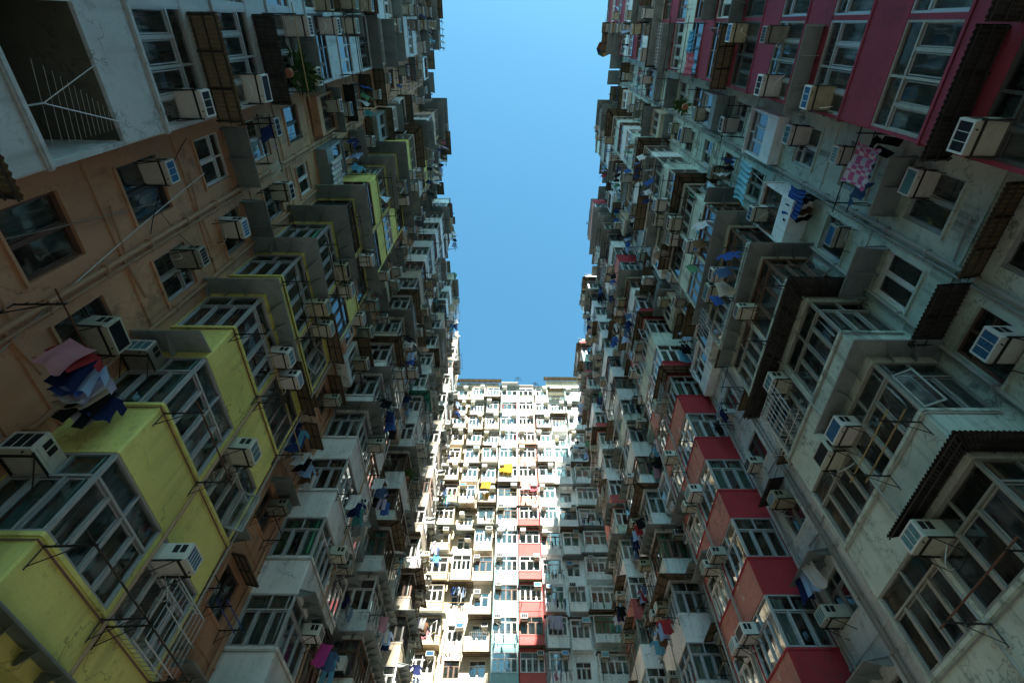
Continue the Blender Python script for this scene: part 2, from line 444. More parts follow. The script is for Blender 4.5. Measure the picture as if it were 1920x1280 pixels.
# ------------------------------------------------------------------ canopies
def canopy(tower, S, a0, a1, d0, z, pr=.5, kind='sheet', wrap=False, depth=REC, drop=.1, end=True):
    """sheet roof over windows; wrap carries it round the near flank of a bay"""
    mid = S.P((a0 + a1) / 2, d0 + pr / 2, z)
    if not (inframe(mid, 150) or inframe(S.P(a0, d0 + pr, z), 60)): return
    w = proj(*mid)[2]
    mb = MB(); th = .022
    runs = []
    if wrap == 'side': runs.append(((a0, d0), (a0, depth), (a0 - pr, d0), (a0 - pr, depth)))
    else:
        runs.append(((a0, d0), (a1, d0), (a0 - (pr if wrap else 0), d0 + pr), (a1, d0 + pr)))
        if wrap: runs.append(((a0, d0), (a0, depth), (a0 - pr, d0 + pr), (a0 - pr, depth)))
    for i0, i1, o0, o1 in runs:
        ln = math.hypot(o1[0] - o0[0], o1[1] - o0[1])
        if kind == 'sheet':
            p = [S.P(*i0, z), S.P(*i1, z), S.P(*o1, z - drop), S.P(*o0, z - drop)]
            mb.hexa(p + [(q[0], q[1], q[2] + th) for q in p])
            q0, q1 = S.P(*o0, z - drop), S.P(*o1, z - drop)
            # drip edge
            dd = (Vector(S.P(*o0, 0)) - Vector(S.P(*i0, 0))).normalized() * .012 if not wrap else Vector((0, 0, 0))
            mb.tube([Vector(q0) + dd, Vector(q1) + dd], .017, 4)
        else:
            amp = .018; nc = max(4, int(ln / (.085 if w < 24 else .17))); n = nc * (4 if w < 24 else 2)
            def fn(u, v, off):
                ia = i0[0] + (i1[0] - i0[0]) * u; idd = i0[1] + (i1[1] - i0[1]) * u
                oa = o0[0] + (o1[0] - o0[0]) * u; od = o0[1] + (o1[1] - o0[1]) * u
                return S.P(ia + (oa - ia) * v * 1.04, idd + (od - idd) * v * 1.04, z - drop * v + amp * math.sin(u * nc * 2 * PI) + off)
            mb.grid(lambda u, v: fn(u, v, .012), n, 1); mb.grid(lambda u, v: fn(u, v, .018), n, 1)
        nb = max(2, int(ln / .8) + 1)
        for i in range(nb + 1):
            u = i / nb
            if kind == 'sheet' and (i == 0 and wrap): continue
            u = min(max(u, .02), .98)
            ia = i0[0] + (i1[0] - i0[0]) * u; idd = i0[1] + (i1[1] - i0[1]) * u
            oa = o0[0] + (o1[0] - o0[0]) * u; od = o0[1] + (o1[1] - o0[1]) * u
            A, B = Vector(S.P(ia, idd, z - .015)), Vector(S.P(ia + (oa - ia) * .9, idd + (od - idd) * .9, z - drop * .9 - .02))
            if kind == 'sheet':
                D = A - Vector((0, 0, .17)); t = Vector(S.P(*i1, 0)) - Vector(S.P(*i0, 0)); t = t.normalized() * .008
                mb.hexa([D - t, D + t, A + t, A - t, D - t + (B - A) * .25, D + t + (B - A) * .25, B + t, B - t], 0)
            else: mb.tube([A, B], .02, 4, 1)
        if kind != 'sheet':
            for v in (.12, .55, .97):
                P0 = Vector(S.P(i0[0] + (o0[0] - i0[0]) * v, i0[1] + (o0[1] - i0[1]) * v, z - drop * v - .032))
                P1 = Vector(S.P(i1[0] + (o1[0] - i1[0]) * v, i1[1] + (o1[1] - i1[1]) * v, z - drop * v - .032))
                mb.tube([P0, P1], .018, 4, 1)
    mats = {'sheet': [M_SHEET], 'corr': [M_CORR, M_IRON], 'dark': [M_CORRD, M_IRON], 'green': [M_GREEN, M_IRON]}[kind]
    link('canopy', mb.mesh('canopy', mats), tower)
    tower_fix(tower)

def tower_fix(t): 
    o = COL.objects[-1]
    o.matrix_parent_inverse = Matrix.Translation(-Vector(t.location))

# ------------------------------------------------------------------ laundry
GCACHE = {}
def garment_mesh(kind, col, seed):
    key = (kind, col, seed)
    if key in GCACHE: return GCACHE[key]
    rr = random.Random(str(key)); mb = MB(); mb.sm = True
    ph = rr.random() * 6; am = .018 + .016 * rr.random(); fq = rr.uniform(20, 32); sk = rr.uniform(-.12, .12); bn = rr.uniform(.03, .12)
    def wav(x, v): return am * math.sin(fq * x + ph + 1.3 * v) * (.35 + .8 * v) + .6 * am * math.sin(fq * .43 * x - ph) + bn * v * math.sin(2.6 * v + ph)
    def sheet(x0, x1, z0, z1, lx=0, nu=14, nv=8, tap=0):
        mb.grid(lambda u, v: ((x0 + (x1 - x0) * u) * (1 + tap * v - .12 * math.sin(PI * v)) + (lx + sk) * v, wav(x0 + (x1 - x0) * u, v), z0 + (z1 - z0) * v * (1 + .05 * math.sin(6 * u + ph)) - .035 * math.sin(PI * u) * (1 - v)), nu, nv)
    if kind == 'shirt':
        sheet(-.22, .22, 0, -.62, 0, 10, 7, .08)
        for s in (-1, 1): mb.grid(lambda u, v: (s * (.21 + .15 * u + .03 * v), wav(.2 * s, u * .6) , -.02 - .13 * u - .2 * v * (1 - .15 * u)), 4, 3)
        mb.tube([(-.2, 0, .01), (0, 0, .07), (.2, 0, .01)], .006, 4); mb.tube([(0, 0, .07), (0, 0, .12)], .005, 4)
    elif kind == 'trousers':
        sheet(-.18, .18, 0, -.28, 0, 8, 3)
        for s in (-1, 1): mb.grid(lambda u, v: (s * (.005 + .175 * u) + s * .05 * v * (1 - .3 * u), wav(.1 * s + u * .1, .4 + .5 * v), -.28 - .62 * v + .01 * math.sin(5 * u)), 5, 6)
    elif kind == 'towel': sheet(-.2, .2, 0, -.72, .02)
    elif kind == 'sheet':
        sheet(-.75, .75, 0, -1.25, 0, 60, 10)
    elif kind == 'quilt': sheet(-.5, .5, 0, -.95, 0, 40, 9)
    elif kind == 'dress': sheet(-.15, .15, 0, -.85, 0, 8, 7, .9)
    elif kind == 'sock': sheet(-.05, .05, 0, -.3, .03, 3, 4)
    me = mb.mesh(kind, GM.get(col) or MATS[col])
    GCACHE[key] = me
    return me
def garment(pos, rz, kind, col, label, sc=1.0, cat=None):
    if not inframe(pos, 6): return
    seed = R.randrange(3)
    hw, dp = {'sheet': (.6, 1.1), 'quilt': (.4, .85), 'sock': (.03, .25)}.get(kind, (.15, .55))
    out = Matrix.Rotation(rz, 3, 'Z')
    pts = [Vector(pos) + out @ Vector(q) * sc for q in ((0, 0, -.05), (-hw, 0, -dp * .5), (hw, 0, -dp * .5), (0, 0, -dp), (hw, 0, -dp), (-hw, 0, -dp))]
    name = {'sheet': 'bed_sheet'}.get(kind, kind)
    def build():
        o = link(name, garment_mesh(kind, col, seed), None, pos, rz)
        if sc != 1: o.scale = (sc, sc, sc)
        tag(o, label, cat or name.replace('_', ' '), 'laundry hung out to dry')
    QUEUE.append(('garment', pts, build, lambda: [(garment_mesh(kind, col, seed), Matrix.Translation(pos) @ Matrix.Rotation(rz, 4, 'Z'))]))

def bracket_mb(S, mb, a, d, z, ln=.72, mi=0):
    """iron bar with a strut and upturned hooks, out from the wall"""
    mb.tube([S.P(a, d, z), S.P(a, d + ln, z + .03)], .017, 5, mi)
    mb.tube([S.P(a, d, z - .3), S.P(a, d + ln * .7, z + .015)], .011, 4, mi)
    mb.tube([S.P(a, d + .01, z + .03), S.P(a, d + .01, z - .34)], .014, 4, mi)
    for q in range(1, 6):
        dd = d + ln * q / 5.2
        mb.tube([S.P(a, dd, z + .02), S.P(a, dd + .02, z + .085)], .008, 4, mi)
def rack(S, a0, a1, d, z, where, poles=1, full=0, pole='iron', kinds=None, cols=None, ln=.72, perp=True):
    """pair of pole brackets, poles between them and the washing"""
    mid = S.P((a0 + a1) / 2, d + ln / 2, z)
    if not inframe(mid, 10): return
    pm = {'iron': M_IRON, 'bamboo': M_BAMBOO, 'blue': M_BLUEP, 'rusty': M_RUST}[pole]
    def meshes():
        out = []
        for a in (a0, a1):
            mb = MB(); bracket_mb(S, mb, a, d, z, ln); out.append(('bracket', mb.mesh('bracket', M_IRON)))
        for q in range(poles):
            dd = d + ln * (.9 - .42 * q)
            mb = MB(); mb.tube([S.P(a0 - .25, dd, z + .06), S.P(a1 + .25, dd, z + .06)], .015, 6)
            out.append(('pole', mb.mesh('pole', pm)))
        return out
    def build():
        e = link('laundry_rack', None, None, S.P((a0 + a1) / 2, d, z))
        tag(e, f'{"full" if full else "empty"} {pole} laundry rack, {where}', 'laundry rack', 'laundry racks under the windows')
        inv = Matrix.Translation(-Vector(e.location))
        for n, me in meshes(): link(n, me, e).matrix_parent_inverse = inv
    pts = [Vector(S.P(a, d + ln * q, z + .06)) for a in (a0, (a0 + a1) / 2, a1) for q in (.5, 1)]
    QUEUE.append(('rack', pts, build, lambda: [(m, Matrix()) for _, m in meshes()]))
    if full:
        used = set(); dd = d + ln * .9
        span = a1 - a0 + .3
        for i in range(full):
            kind = R.choice(kinds or ['shirt', 'shirt', 'trousers', 'towel', 'towel', 'dress', 'sock'])
            col = R.choice(cols or GPOOL)
            if (kind, col) in used: continue
            used.add((kind, col))
            a = a0 - .1 + span * (i + .5) / full
            hang = .06 if kind == 'shirt' else .0
            rz = S.rz + (PI / 2 + (.3 if S.kind == 'L' else -.3 if S.kind == 'R' else 0) + R.uniform(-.4, .4) if perp and full > 3 else R.uniform(-.15, .15))
            garment(S.P(a, dd, z + .055 - hang), rz, kind, col, f'{col} {kind} drying at {where}')

# ------------------------------------------------------------------ walls
def wall_holes(mb, S, a0, a1, z0, z1, d, holes, rev=.13, mi=0):
    As = sorted({a0, a1} | {h[0] for h in holes} | {h[1] for h in holes})
    Zs = sorted({z0, z1} | {h[2] for h in holes} | {h[3] for h in holes})
    for i in range(len(As) - 1):
        am = (As[i] + As[i + 1]) / 2
        run = None
        for j in range(len(Zs) - 1):
            zm = (Zs[j] + Zs[j + 1]) / 2
            solid = not any(h[0] < am < h[1] and h[2] < zm < h[3] for h in holes)
            if solid and run is None: run = Zs[j]
            if run is not None and (not solid or j == len(Zs) - 2):
                top = Zs[j + 1] if solid else Zs[j]
                mb.quad(S.P(As[i], d, run), S.P(As[i + 1], d, run), S.P(As[i + 1], d, top), S.P(As[i], d, top), mi); run = None
    for h in holes:
        c = [(h[0], h[2]), (h[1], h[2]), (h[1], h[3]), (h[0], h[3])]
        for q in range(4):
            p, r = c[q], c[(q + 1) % 4]
            mb.quad(S.P(p[0], d, p[1]), S.P(r[0], d, r[1]), S.P(r[0], d - rev, r[1]), S.P(p[0], d - rev, p[1]), mi)

def bay_band(mb, S, a0, a1, z0, z1, lip=True, d0=BACK, front=0, mi=0):
    ch = .035
    mb.prism(S.loop([(a0, d0), (a0, front - ch), (a0 + ch, front), (a1 - ch, front), (a1, front - ch), (a1, d0)]), z0, z1 - (.07 if lip else 0), mi)
    if lip:
        e = .028
        mb.prism(S.loop([(a0 - e, d0), (a0 - e, front + e - ch), (a0 - e + ch, front + e), (a1 + e - ch, front + e), (a1 + e, front + e - ch), (a1 + e, d0)]), z1 - .07 + .001, z1, mi)

def tower(label, loc, group=None):
    e = link('apartment_tower', None, None, loc)
    tag(e, label, 'apartment tower', 'apartment towers round the courtyard')
    return e
def part(name, mb, mats, t):
    return link(name, mb.mesh(name, mats), t, world=True)

def storey(S, a, d, zf, k):
    """which visible storey k is, counted from the lowest one in view at this place"""
    n = 0
    for q in range(-3, k + 1):
        if inframe(S.P(a, d, zf(q) + .9), 0): n += 1
    return n

def wname(S, a, d, zf, k, phrase, pos=''):
    n = storey(S, a, d, zf, k)
    return f'{ORD[min(n, 20)] if n else "lowest"} storey of {phrase}{pos}'

# ------------------------------------------------------------------ one long-side tower: bay stack + recessed wall
def side_tower(S, a0, cfg):
    a1, a2 = a0 + 4.03, cfg.get('end', a0 + 8.3)
    am = (a0 + a1) / 2 + cfg.get('split', 0)
    zf = lambda k: 7.19 + PITCHZ * k
    k0, k1 = -3, 14
    ztop = 48.5
    H = 1.52
    bx = S.P((a0 + a2) / 2, REC, -1.6)
    t = tower(cfg['label'], bx)
    bay, rec = cfg['bay'], cfg['wall']
    fm = cfg.get('frame', M_ALU)
    ph_b, ph_w = cfg['bname'], cfg['wname']
    # bays -------------------------------------------------
    mb = MB()
    S.box(mb, a0, a1, BACK, 0, -1.6, zf(k0) - 1.2)
    opens = cfg.get('open', ())
    for k in range(k0, k1 + 2):
        zb = zf(k - 1) + H if k > k0 else zf(k) - 1.2
        zt = zf(k) if k <= k1 else ztop
        al = cfg.get('alt'); mi = 1 + R.randrange(len(al[0])) if al and (k in al[1] if al[1] else R.random() < .35) else 0
        bay_band(mb, S, a0, a1, zb, zt, mi=mi)
        if mi == 0 and cfg.get('lit_front'):        # lighter red skin: bounced light on the front put into the colour
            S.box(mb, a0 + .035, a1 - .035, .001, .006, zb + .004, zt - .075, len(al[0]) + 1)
    for k in range(k0, k1 + 1):
        z0, z1 = zf(k), zf(k) + H
        S.box(mb, am - .05, am + .05, -.1, -.012, z0, z1)
        S.box(mb, a1 - .08, a1 - .003, -.1, -.012, z0, z1)
        S.box(mb, a1 - .09, a1 - .004, REC - .1, -.11, z0, z1)
        S.box(mb, a0 + .004, a0 + .07, REC - .3, REC - .005, z0, z1)
    for pa in ((am + R.uniform(-.02, .02), a1 - .04) if a0 > 0 else ()):
        if R.random() < .8:
            pb = MB(); pb.tube([S.P(pa, .075, -1.5), S.P(pa, .075, R.uniform(14, ztop - 1))], R.uniform(.022, .04), 6); part('bay_pipe', pb, R.choice([M_PIPEG, cfg.get('pipe', M_PIPEG)]), t)
    part('bay_wall', mb, [bay] + list(cfg['alt'][0] if cfg.get('alt') else []) + ([cfg['lit_front']] if cfg.get('lit_front') else []), t)
    mb = MB()
    S.box(mb, a0, a2, BACK - .12, BACK - .02, -1.6, ztop - .3)
    for k in range(k0, k1 + 1):
        S.box(mb, am - .03, am + .03, BACK, -.13, zf(k) + .01, zf(k) + H - .01)
        S.box(mb, a1 + .03, a2, BACK, REC - .2, zf(k) + 1.75, zf(k) + 1.95)
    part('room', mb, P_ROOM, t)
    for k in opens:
        mb = MB(); S.box(mb, a0 + .06, a1 - .06, BACK + .1, -.06, zf(k) + H - .02, zf(k) + H - .004); part('soffit', mb, P_SOFFIT, t)  # dark olive sheet laid under the slab over the open balcony
    # windows of the bays ----------------------------------
    for k in range(k0, k1 + 1):
        z = zf(k)
        if k in opens: continue
        fmk = R.choice([fm] * 5 + [M_DRK, M_WHT, M_BRN, M_DULL]) if k not in cfg.get('keep', ()) else fm
        colr = cfg.get('curt', {}).get(k, '?')
        cA = (a0 + .03 + am - .05) / 2; WA = am - .05 - a0 - .03
        cB = (am + .05 + a1 - .08) / 2; WB = a1 - .08 - am - .05
        n4 = R.choice([4, 4, 3])
        window(t, S.P(cA, -.035, z), S.rz, WA, H, n4, 2, fmk, colr, opened=None)
        ns = 3
        window(t, (S.P(0, (REC + -.03) / 2, 0)[0], a0 + .035, z), 0, -REC - .08, H, ns, 2, fmk, colr)
        fmk2 = R.choice([fm] * 5 + [M_DRK, M_WHT, M_BRN, M_DULL])
        window(t, S.P(cB, -.035, z), S.rz, WB, H, 4 if WB > 1.7 else 3, 2, fmk2)
        # canopies
        zc = z + H + .12
        pk = cfg.get('canopies', {}).get(k)
        if pk is None:
            r = R.random(); pk = []
            kk = 'corr' if R.random() < .3 else 'sheet'
            if r < .42: pk.append(('wrap', kk))
            elif r < .55: pk.append(('A', kk))
            elif r < .65: pk.append(('side', kk))
            r = R.random(); kk = 'corr' if R.random() < .4 else 'sheet'
            if r < .5: pk.append(('B', kk))
        for sp, kk in pk:
            pr = R.uniform(.42, .62)
            if sp == 'wrap': canopy(t, S, a0, am + R.choice([0, .1, a1 - am]), 0, zc + R.uniform(0, .12), pr, kk, True)
            elif sp == 'A': canopy(t, S, a0 + .02, am - .02, 0, zc + .02, pr, kk)
            elif sp == 'B': canopy(t, S, am + .12, a1 + .1, 0, zc + R.uniform(.02, .2), pr, kk)
            elif sp == 'side': canopy(t, S, a0, am, 0, zc + .05, pr, kk, 'side')
        if R.random() < .22 and k > 3:
            c0, c1 = (a0 + .1, am - .1) if R.random() < .5 else (am + .1, a1 - .1)
            CAGEQ.append((S, c0, c1, z + R.choice([-.02, .3]), z + R.uniform(.8, 1.4), .03, R.uniform(.25, .5), 'barred cage, ' + wname(S, a0 if a0 > 0 else 1.2, 0, zf, k, ph_b, ', near window' if c0 < am else ', far window')))
        # air conditioners
        acs = cfg.get('acs', {}).get(k)
        if acs is None:
            acs = [p for p, q in (('A', .45), ('B', .6), ('S', .3), ('b', .14)) if R.random() < q]
        nm = wname(S, a0 if a0 > 0 else 1.2, 0, zf, k, ph_b)
        for p in acs:
            zz = z + H - .46
            if R.random() < .4 and k > 2 and p in 'AB':
                q = am + (-.36 if p == 'A' else .38); canopy(t, S, q - .36, q + .36, 0, z + H + .02, R.uniform(.5, .68), R.choice(['sheet', 'sheet', 'corr']), drop=.05)
            if p == 'A': ac(S.P(am - .36, -.02, zz), S.rz, nm + ', middle window')
            elif p == 'B': ac(S.P(am + .38, -.02, zz), S.rz, nm + ', post window')
            elif p == 'b': ac(S.P(a1 - .4, -.02, zz - R.choice([0, .5])), S.rz, nm + ', far window')
            elif p == 'S': ac((S.P(0, REC + .36, 0)[0], a0 + .02, zz), 0, nm + ', flank window')
        # washing
        rk = cfg.get('racks', {}).get(k)
        if rk is None:
            r = R.random()
            rk = [('A' if R.random() < .5 else 'B', R.choice([0, 0, 0, 0, 5, 6] if k > 7 else [0, 0, 4, 6]))] if r < .68 else []
        for p, n in rk:
            b0, b1 = (a0 + .12, am - .1) if p == 'A' else (am + .1, a1 - .12)
            rack(S, b0, b1, .03, z - .14, nm + (', near window' if p == 'A' else ', far window'), R.choice([1, 1, 2]), n, R.choice(['iron', 'iron', 'bamboo', 'rusty']))
    # recessed wall ----------------------------------------
    sa, sb = a1 + 1.28 , a1 + 3.18
    if a2 < a1 + 4: sa, sb = a1 + .35 * (a2 - a1), a1 + .8 * (a2 - a1)
    holes = []
    for k in range(k0, k1 + 1):
        for c, w in ((sa, 1.15), (sb, 1.05)):
            j = R.uniform(-.05, .05)
            holes.append((c - w / 2, c + w / 2, zf(k) + .14, zf(k) + .14 + (1.3 if c == sa else 1.22), c, w, k))
    mb = MB()
    wall_holes(mb, S, a1, a2, -1.6, ztop, REC, [h[:4] for h in holes])
    boxed = {h for h in holes if h[6] > 2 and R.random() < .34}
    for h in holes:            # projecting sill and a shallow hood
        S.box(mb, h[0] - .04, h[1] + .04, REC + .002, REC + .05, h[2] - .07, h[2] - .012)
    for k in range(k0, k1 + 2):
        S.box(mb, a1 + .03, a2 - .003, REC + .001, REC + .035, zf(k) - .62, zf(k) - .55)
    part('wall', mb, rec, t)
    for h in holes:
        k = h[6]; c, w = h[4], h[5]; isB = c == sb
        if h in boxed:
            pr = REC + R.uniform(.35, .7); mb = MB(); e0, e1 = h[0] - R.uniform(.05, .3), h[1] + R.uniform(.05, .3); zb = h[2] - R.uniform(.35, .8)
            S.box(mb, e0, e1, REC + .051, pr, zb, h[2] - .002); S.box(mb, e0 - .04, e1 + .04, REC + .003, pr + .05, h[3] + .02, h[3] + .07)
            for q in (e0, e1 - .05): S.box(mb, q, q + .05, REC + .003, pr - .01, h[2], h[3] + .018)
            part('enclosure', mb, R.choice([P_WHITE, P_GREYW, rec, P_CREAM, M_SHEET]), t)
            window(t, S.P((e0 + e1) / 2, pr - .06, h[2]), S.rz, e1 - e0 - .1, h[3] - h[2], R.choice([2, 3]), R.choice([0, 2]), R.choice([M_ALU, M_WHT, M_BRN]))
            if R.random() < .6: ac(S.P(c + R.choice([-.2, .25]), pr, h[3] - .5), S.rz, wname(S, c, REC, zf, k, ph_w, ', boxed-out second window' if isB else ', boxed-out first window'))
            if R.random() < .5: canopy(t, S, e0 - .15, e1 + .15, REC, h[3] + R.uniform(.12, .3), pr - REC + R.uniform(.3, .6), R.choice(['sheet', 'corr']))
            continue
        nm = wname(S, c, REC, zf, k, ph_w, ', second window' if isB else ', first window')
        fmk = R.choice([fm] * 3 + [M_DRK, M_WHT, M_BRN, M_DULL])
        window(t, S.P(c, REC - .09, h[2]), S.rz, w, h[3] - h[2], 2, R.choice([0, 2]), fmk)
        sp = cfg.get('special', {}).get((k, 'B' if isB else 'A'))
        if sp == 'none': continue
        if R.random() < (.75 if isB else .42):
            if isB: ac(S.P(c + R.choice([-.25, .27]), REC - .02, h[2] + R.choice([.05, .8])), S.rz, nm)
            else: ac(S.P(c + R.choice([-.28, .28]), REC - .02, h[2] + .85), S.rz, nm)
        if R.random() < .62 or sp == 'canopy':
            pr = R.uniform(.4, .75)
            canopy(t, S, h[0] - R.uniform(.05, .35), h[1] + R.uniform(.05, .4), REC, h[3] + R.uniform(.12, .35), pr, R.choice(['sheet', 'sheet', 'corr', 'corr', 'dark'] if cfg.get('corrwall') else ['sheet', 'sheet', 'sheet', 'corr']))
        if R.random() < .55 and sp != 'canopy' and k not in cfg.get('norack', ()):
            rack(S, c - .55, c + .55, REC + .04, h[2] - .1, nm, R.choice([1, 1, 2]), R.choice([0, 0, 0, 4, 5] if k > 5 else [0, 0, 3, 5]), R.choice(['iron', 'bamboo', 'blue', 'rusty']), ln=R.uniform(.6, .9))
    # pipes
    for pa, r in ((a1 + .28, .045), ((sa + sb) / 2, .05), ((sa + sb) / 2 + .16, .03), (a2 - .35, .045)):
        mb = MB(); mb.tube([S.P(pa, REC + r + .02, -1.5), S.P(pa, REC + r + .02, ztop - .1)], r, 8)
        for k in range(-2, 17): 
            for dz in (.2, 1.6): S.box(mb, pa - r - .015, pa + r + .015, REC + .002, REC + r * 2 + .03, zf(k) + dz, zf(k) + dz + .04)
        mb.sm = False
        part('drain_pipe', mb, cfg.get('pipe', M_PIPEG), t)
    for i in range(9):
        q0, q1 = a1 + R.uniform(.1, a2 - a1 - .2), a1 + R.uniform(.1, a2 - a1 - .2); zz = R.uniform(4, 34); dz = R.uniform(-1, 7); sg = R.uniform(.05, .5); mb = MB(); rc = R.uniform(.006, .014); dd = R.uniform(.04, .12)
        mb.tube([S.P(q0 + (q1 - q0) * u, REC + dd, zz + dz * u - sg * 4 * u * (1 - u)) for u in [v / 10 for v in range(11)]], rc, 4)
        part('cable', mb, R.choice([M_IRON, M_PIPEG, M_IRON, M_WHT]), t)
    for k in range(0, 10):     # short waste pipes from the windows to the drain
        for c in (sa, sb):
            if R.random() < .6:
                mb = MB(); z = zf(k) - .2 - R.random() * .3; mb.tube([S.P(c, REC + .05, z), S.P((sa + sb) / 2 + (-.08 if c == sa else .2), REC + .06, z - .12)], .025, 6); part('waste_pipe', mb, cfg.get('pipe', M_PIPEG), t)
    if cfg.get('belt'):        # cable conduit hugging the parapets
        for k in range(-2, 10):
            z = zf(k) - .13; mb = MB()
            mb.tube([S.P(a0 - .02, REC + .02, z), S.P(a0 - .02, .02, z), S.P(a1, .02, z)], .016, 6)
            part('conduit', mb, cfg['belt'], t)
    # roof
    mb = MB()
    S.box(mb, a0 - .02, a1 + .02, BACK - 5, .06, ztop + .002, ztop + .16)
    S.box(mb, a1 + .021, a2 - .021, BACK - 5, REC + .1, ztop + .002, ztop + .16)
    S.box(mb, a0 + .1, a1 - .1, -1.2, -.3, ztop + .161, ztop + .75)
    S.box(mb, a0, a2, BACK - 5, BACK - .13, -1.6, ztop)
    part('roof', mb, M_SLAB, t)
    mb = MB(); r0 = a0 + R.uniform(0, 1); r1 = r0 + R.uniform(1.5, 3.5)
    for zz in (.5, .95): mb.tube([S.P(r0, -.12, ztop + zz), S.P(r1, -.12, ztop + zz)], .022, 5)
    for q in range(5): mb.tube([S.P(r0 + (r1 - r0) * q / 4, -.12, ztop + .1), S.P(r0 + (r1 - r0) * q / 4, -.12, ztop + .95)], .02, 5)
    part('roof_railing', mb, M_IRON, t)
    canopy(t, S, a0 + .1, a1 + .1, 0, ztop + .4, .1, 'sheet', True)
    q = a1 + R.uniform(.1, .4)
    while q < a2 - .9:          # rooftop lean-tos of every depth
        w_ = R.uniform(.6, 1.6)
        canopy(t, S, q, min(q + w_, a2 - .1), REC, ztop + R.uniform(-.9, .5), R.uniform(.5, 1.1), R.choice(['sheet', 'corr', 'sheet'])); q += w_ + R.uniform(0, .25)
    q = a0
    while q < a1 - .5:
        w_ = R.uniform(.5, 1.4); canopy(t, S, q, min(q + w_, a1), 0, ztop + R.uniform(.2, .9), R.uniform(.03, .16), R.choice(['sheet', 'corr'])); q += w_ + R.uniform(.05, .6)
    return t

CAGEQ = []
LT = {}
LT[0] = side_tower(LS, -2.28, dict(label='pale blue and white apartment tower with an open balcony above the salmon wall', bay=P_BALC, wall=P_SALMON, pipe=M_PIPE,
    bname='pale blue bays', wname='salmon wall nearest the antenna', open=(0,), end=5.92, corrwall=True, belt=M_PIPEG,
    canopies={0: [], 1: [('B', 'corr')], 2: [('B', 'dark')], 3: [('B', 'sheet')]}, acs={0: [], 1: ['b'], 2: ['b']}, racks={-1: [], 0: [], 1: []}, special={(0, 'B'): 'none', (0, 'A'): 'none', (2, 'A'): 'canopy'}))
LT[1] = side_tower(LS, 5.92, dict(label='bright yellow apartment tower with wrap-around corner windows and a salmon wall', bay=P_YELLOW, wall=P_SALMON, alt=([P_GREYW, P_BEIGE], (10, 12, 13, 14)), pipe=M_PIPE, end=14.4,
    bname='yellow bays', wname='salmon wall beyond the yellow bays', belt=M_BRN, keep=(-1, 0, 1, 2, 3),
    curt={-1: 'teal', 0: 'teal', 1: 'plum', 2: None, 3: 'green'},
    canopies={-1: [], 0: [('side', 'sheet')], 1: [('wrap', 'sheet'), ('B', 'corr')], 2: [('wrap', 'sheet'), ('B', 'corr')], 3: [('wrap', 'sheet')]},
    acs={-1: ['S', 'B'], 0: ['S', 'B'], 1: ['A', 'B'], 2: ['A', 'B'], 3: ['A', 'B'], 4: ['B']}, racks={-1: [('A', 0), ('B', 0)], 0: [('A', 0)], 1: [('A', 0), ('B', 0)], 2: [('A', 0)]}))
LT[2] = side_tower(LS, 14.4, dict(label='white apartment tower with tall white parapets next to the yellow one', bay=P_WHITE, wall=P_BEIGE, pipe=M_PIPE, end=22.3, alt=([P_GREYW, P_CREAMW], (6, 7, 9, 11, 12, 14)),
    bname='clean white bays', wname='beige wall beyond the white bays', belt=M_PIPEG, keep=(0, 1, 2, 3),
    curt={0: 'grey', 1: 'green', 2: 'brown', 3: 'lace'}, canopies={0: [('A', 'sheet'), ('B', 'dark')], 1: [('B', 'sheet')], 2: [], 3: [('wrap', 'sheet')], 4: [('wrap', 'sheet')]}, acs={0: ['A'], 1: ['A', 'B'], 2: ['B'], 3: ['A']}))
LT[3] = side_tower(LS, 22.3, dict(label='grey-white apartment tower with sheet canopies, third along past the yellow tower', bay=P_GREYW, wall=P_BEIGE, end=30.4, alt=([P_WHITE, P_CREAM, P_BEIGE], None),
    bname='canopied grey-white bays', wname='beige wall beyond canopied bays', frame=M_WHT, canopies={7: [('wrap', 'green')], 1: [('wrap', 'sheet'), ('B', 'sheet')], 2: [('wrap', 'sheet'), ('B', 'sheet')], 3: [('wrap', 'corr')]}))
LT[4] = side_tower(LS, 30.4, dict(label='off-white apartment tower in the corner beside the sunlit cream block', bay=P_CREAMW, wall=P_BEIGE, end=41.0, alt=([P_WHITE, P_GREYW, P_CREAM], None),
    bname='off-white corner bays', wname='shaded wall by cream block', frame=M_WHT))
RT = {}
RT[0] = side_tower(RS, -2.2, dict(label='mauve apartment tower with weathered paint above a stained pale wall', bay=P_MAUVE, wall=P_PALE, norack=(-1, 0, 1, 2, 3), alt=([P_GREYW, P_PALE], (7, 9, 10, 12)), end=5.92, corrwall=True,
    bname='mauve bays', wname='stained wall beside mauve bays', keep=(1, 2, 3), split=-.0,
    canopies={0: [('wrap', 'dark'), ('B', 'dark')], 1: [], 2: [('B', 'sheet')], 3: []}, acs={0: ['b'], 1: [], 2: ['b'], 3: ['B', 'b']}, racks={0: [], 1: [], 2: []}, curt={1: 'lace', 2: 'lace'}))
RT[1] = side_tower(RS, 5.92, dict(label='pale grey-green apartment tower with a ribbed metal canopy round its bays', bay=P_PALE, wall=P_GREYW, norack=(-1, 0, 1), end=14.3, alt=([P_GREYW, P_WHITE], (6, 8, 9, 11, 13)),
    bname='pale grey-green bays', wname='pale wall before dark-red bays', belt=M_PIPEG, corrwall=True, frame=M_DULL,
    canopies={-1: [('wrap', 'dark')], 0: [('wrap', 'sheet')], 1: [('wrap', 'dark'), ('B', 'corr')], 2: [('wrap', 'sheet')], 3: [('wrap', 'sheet')]},
    racks={-1: [('A', 0)], 0: []}, acs={-1: ['A', 'S'], 0: ['A', 'B'], 1: ['B'], 2: ['A'], 3: ['A', 'B']}, curt={-1: 'brown', 0: 'grey', 1: 'lace'}))
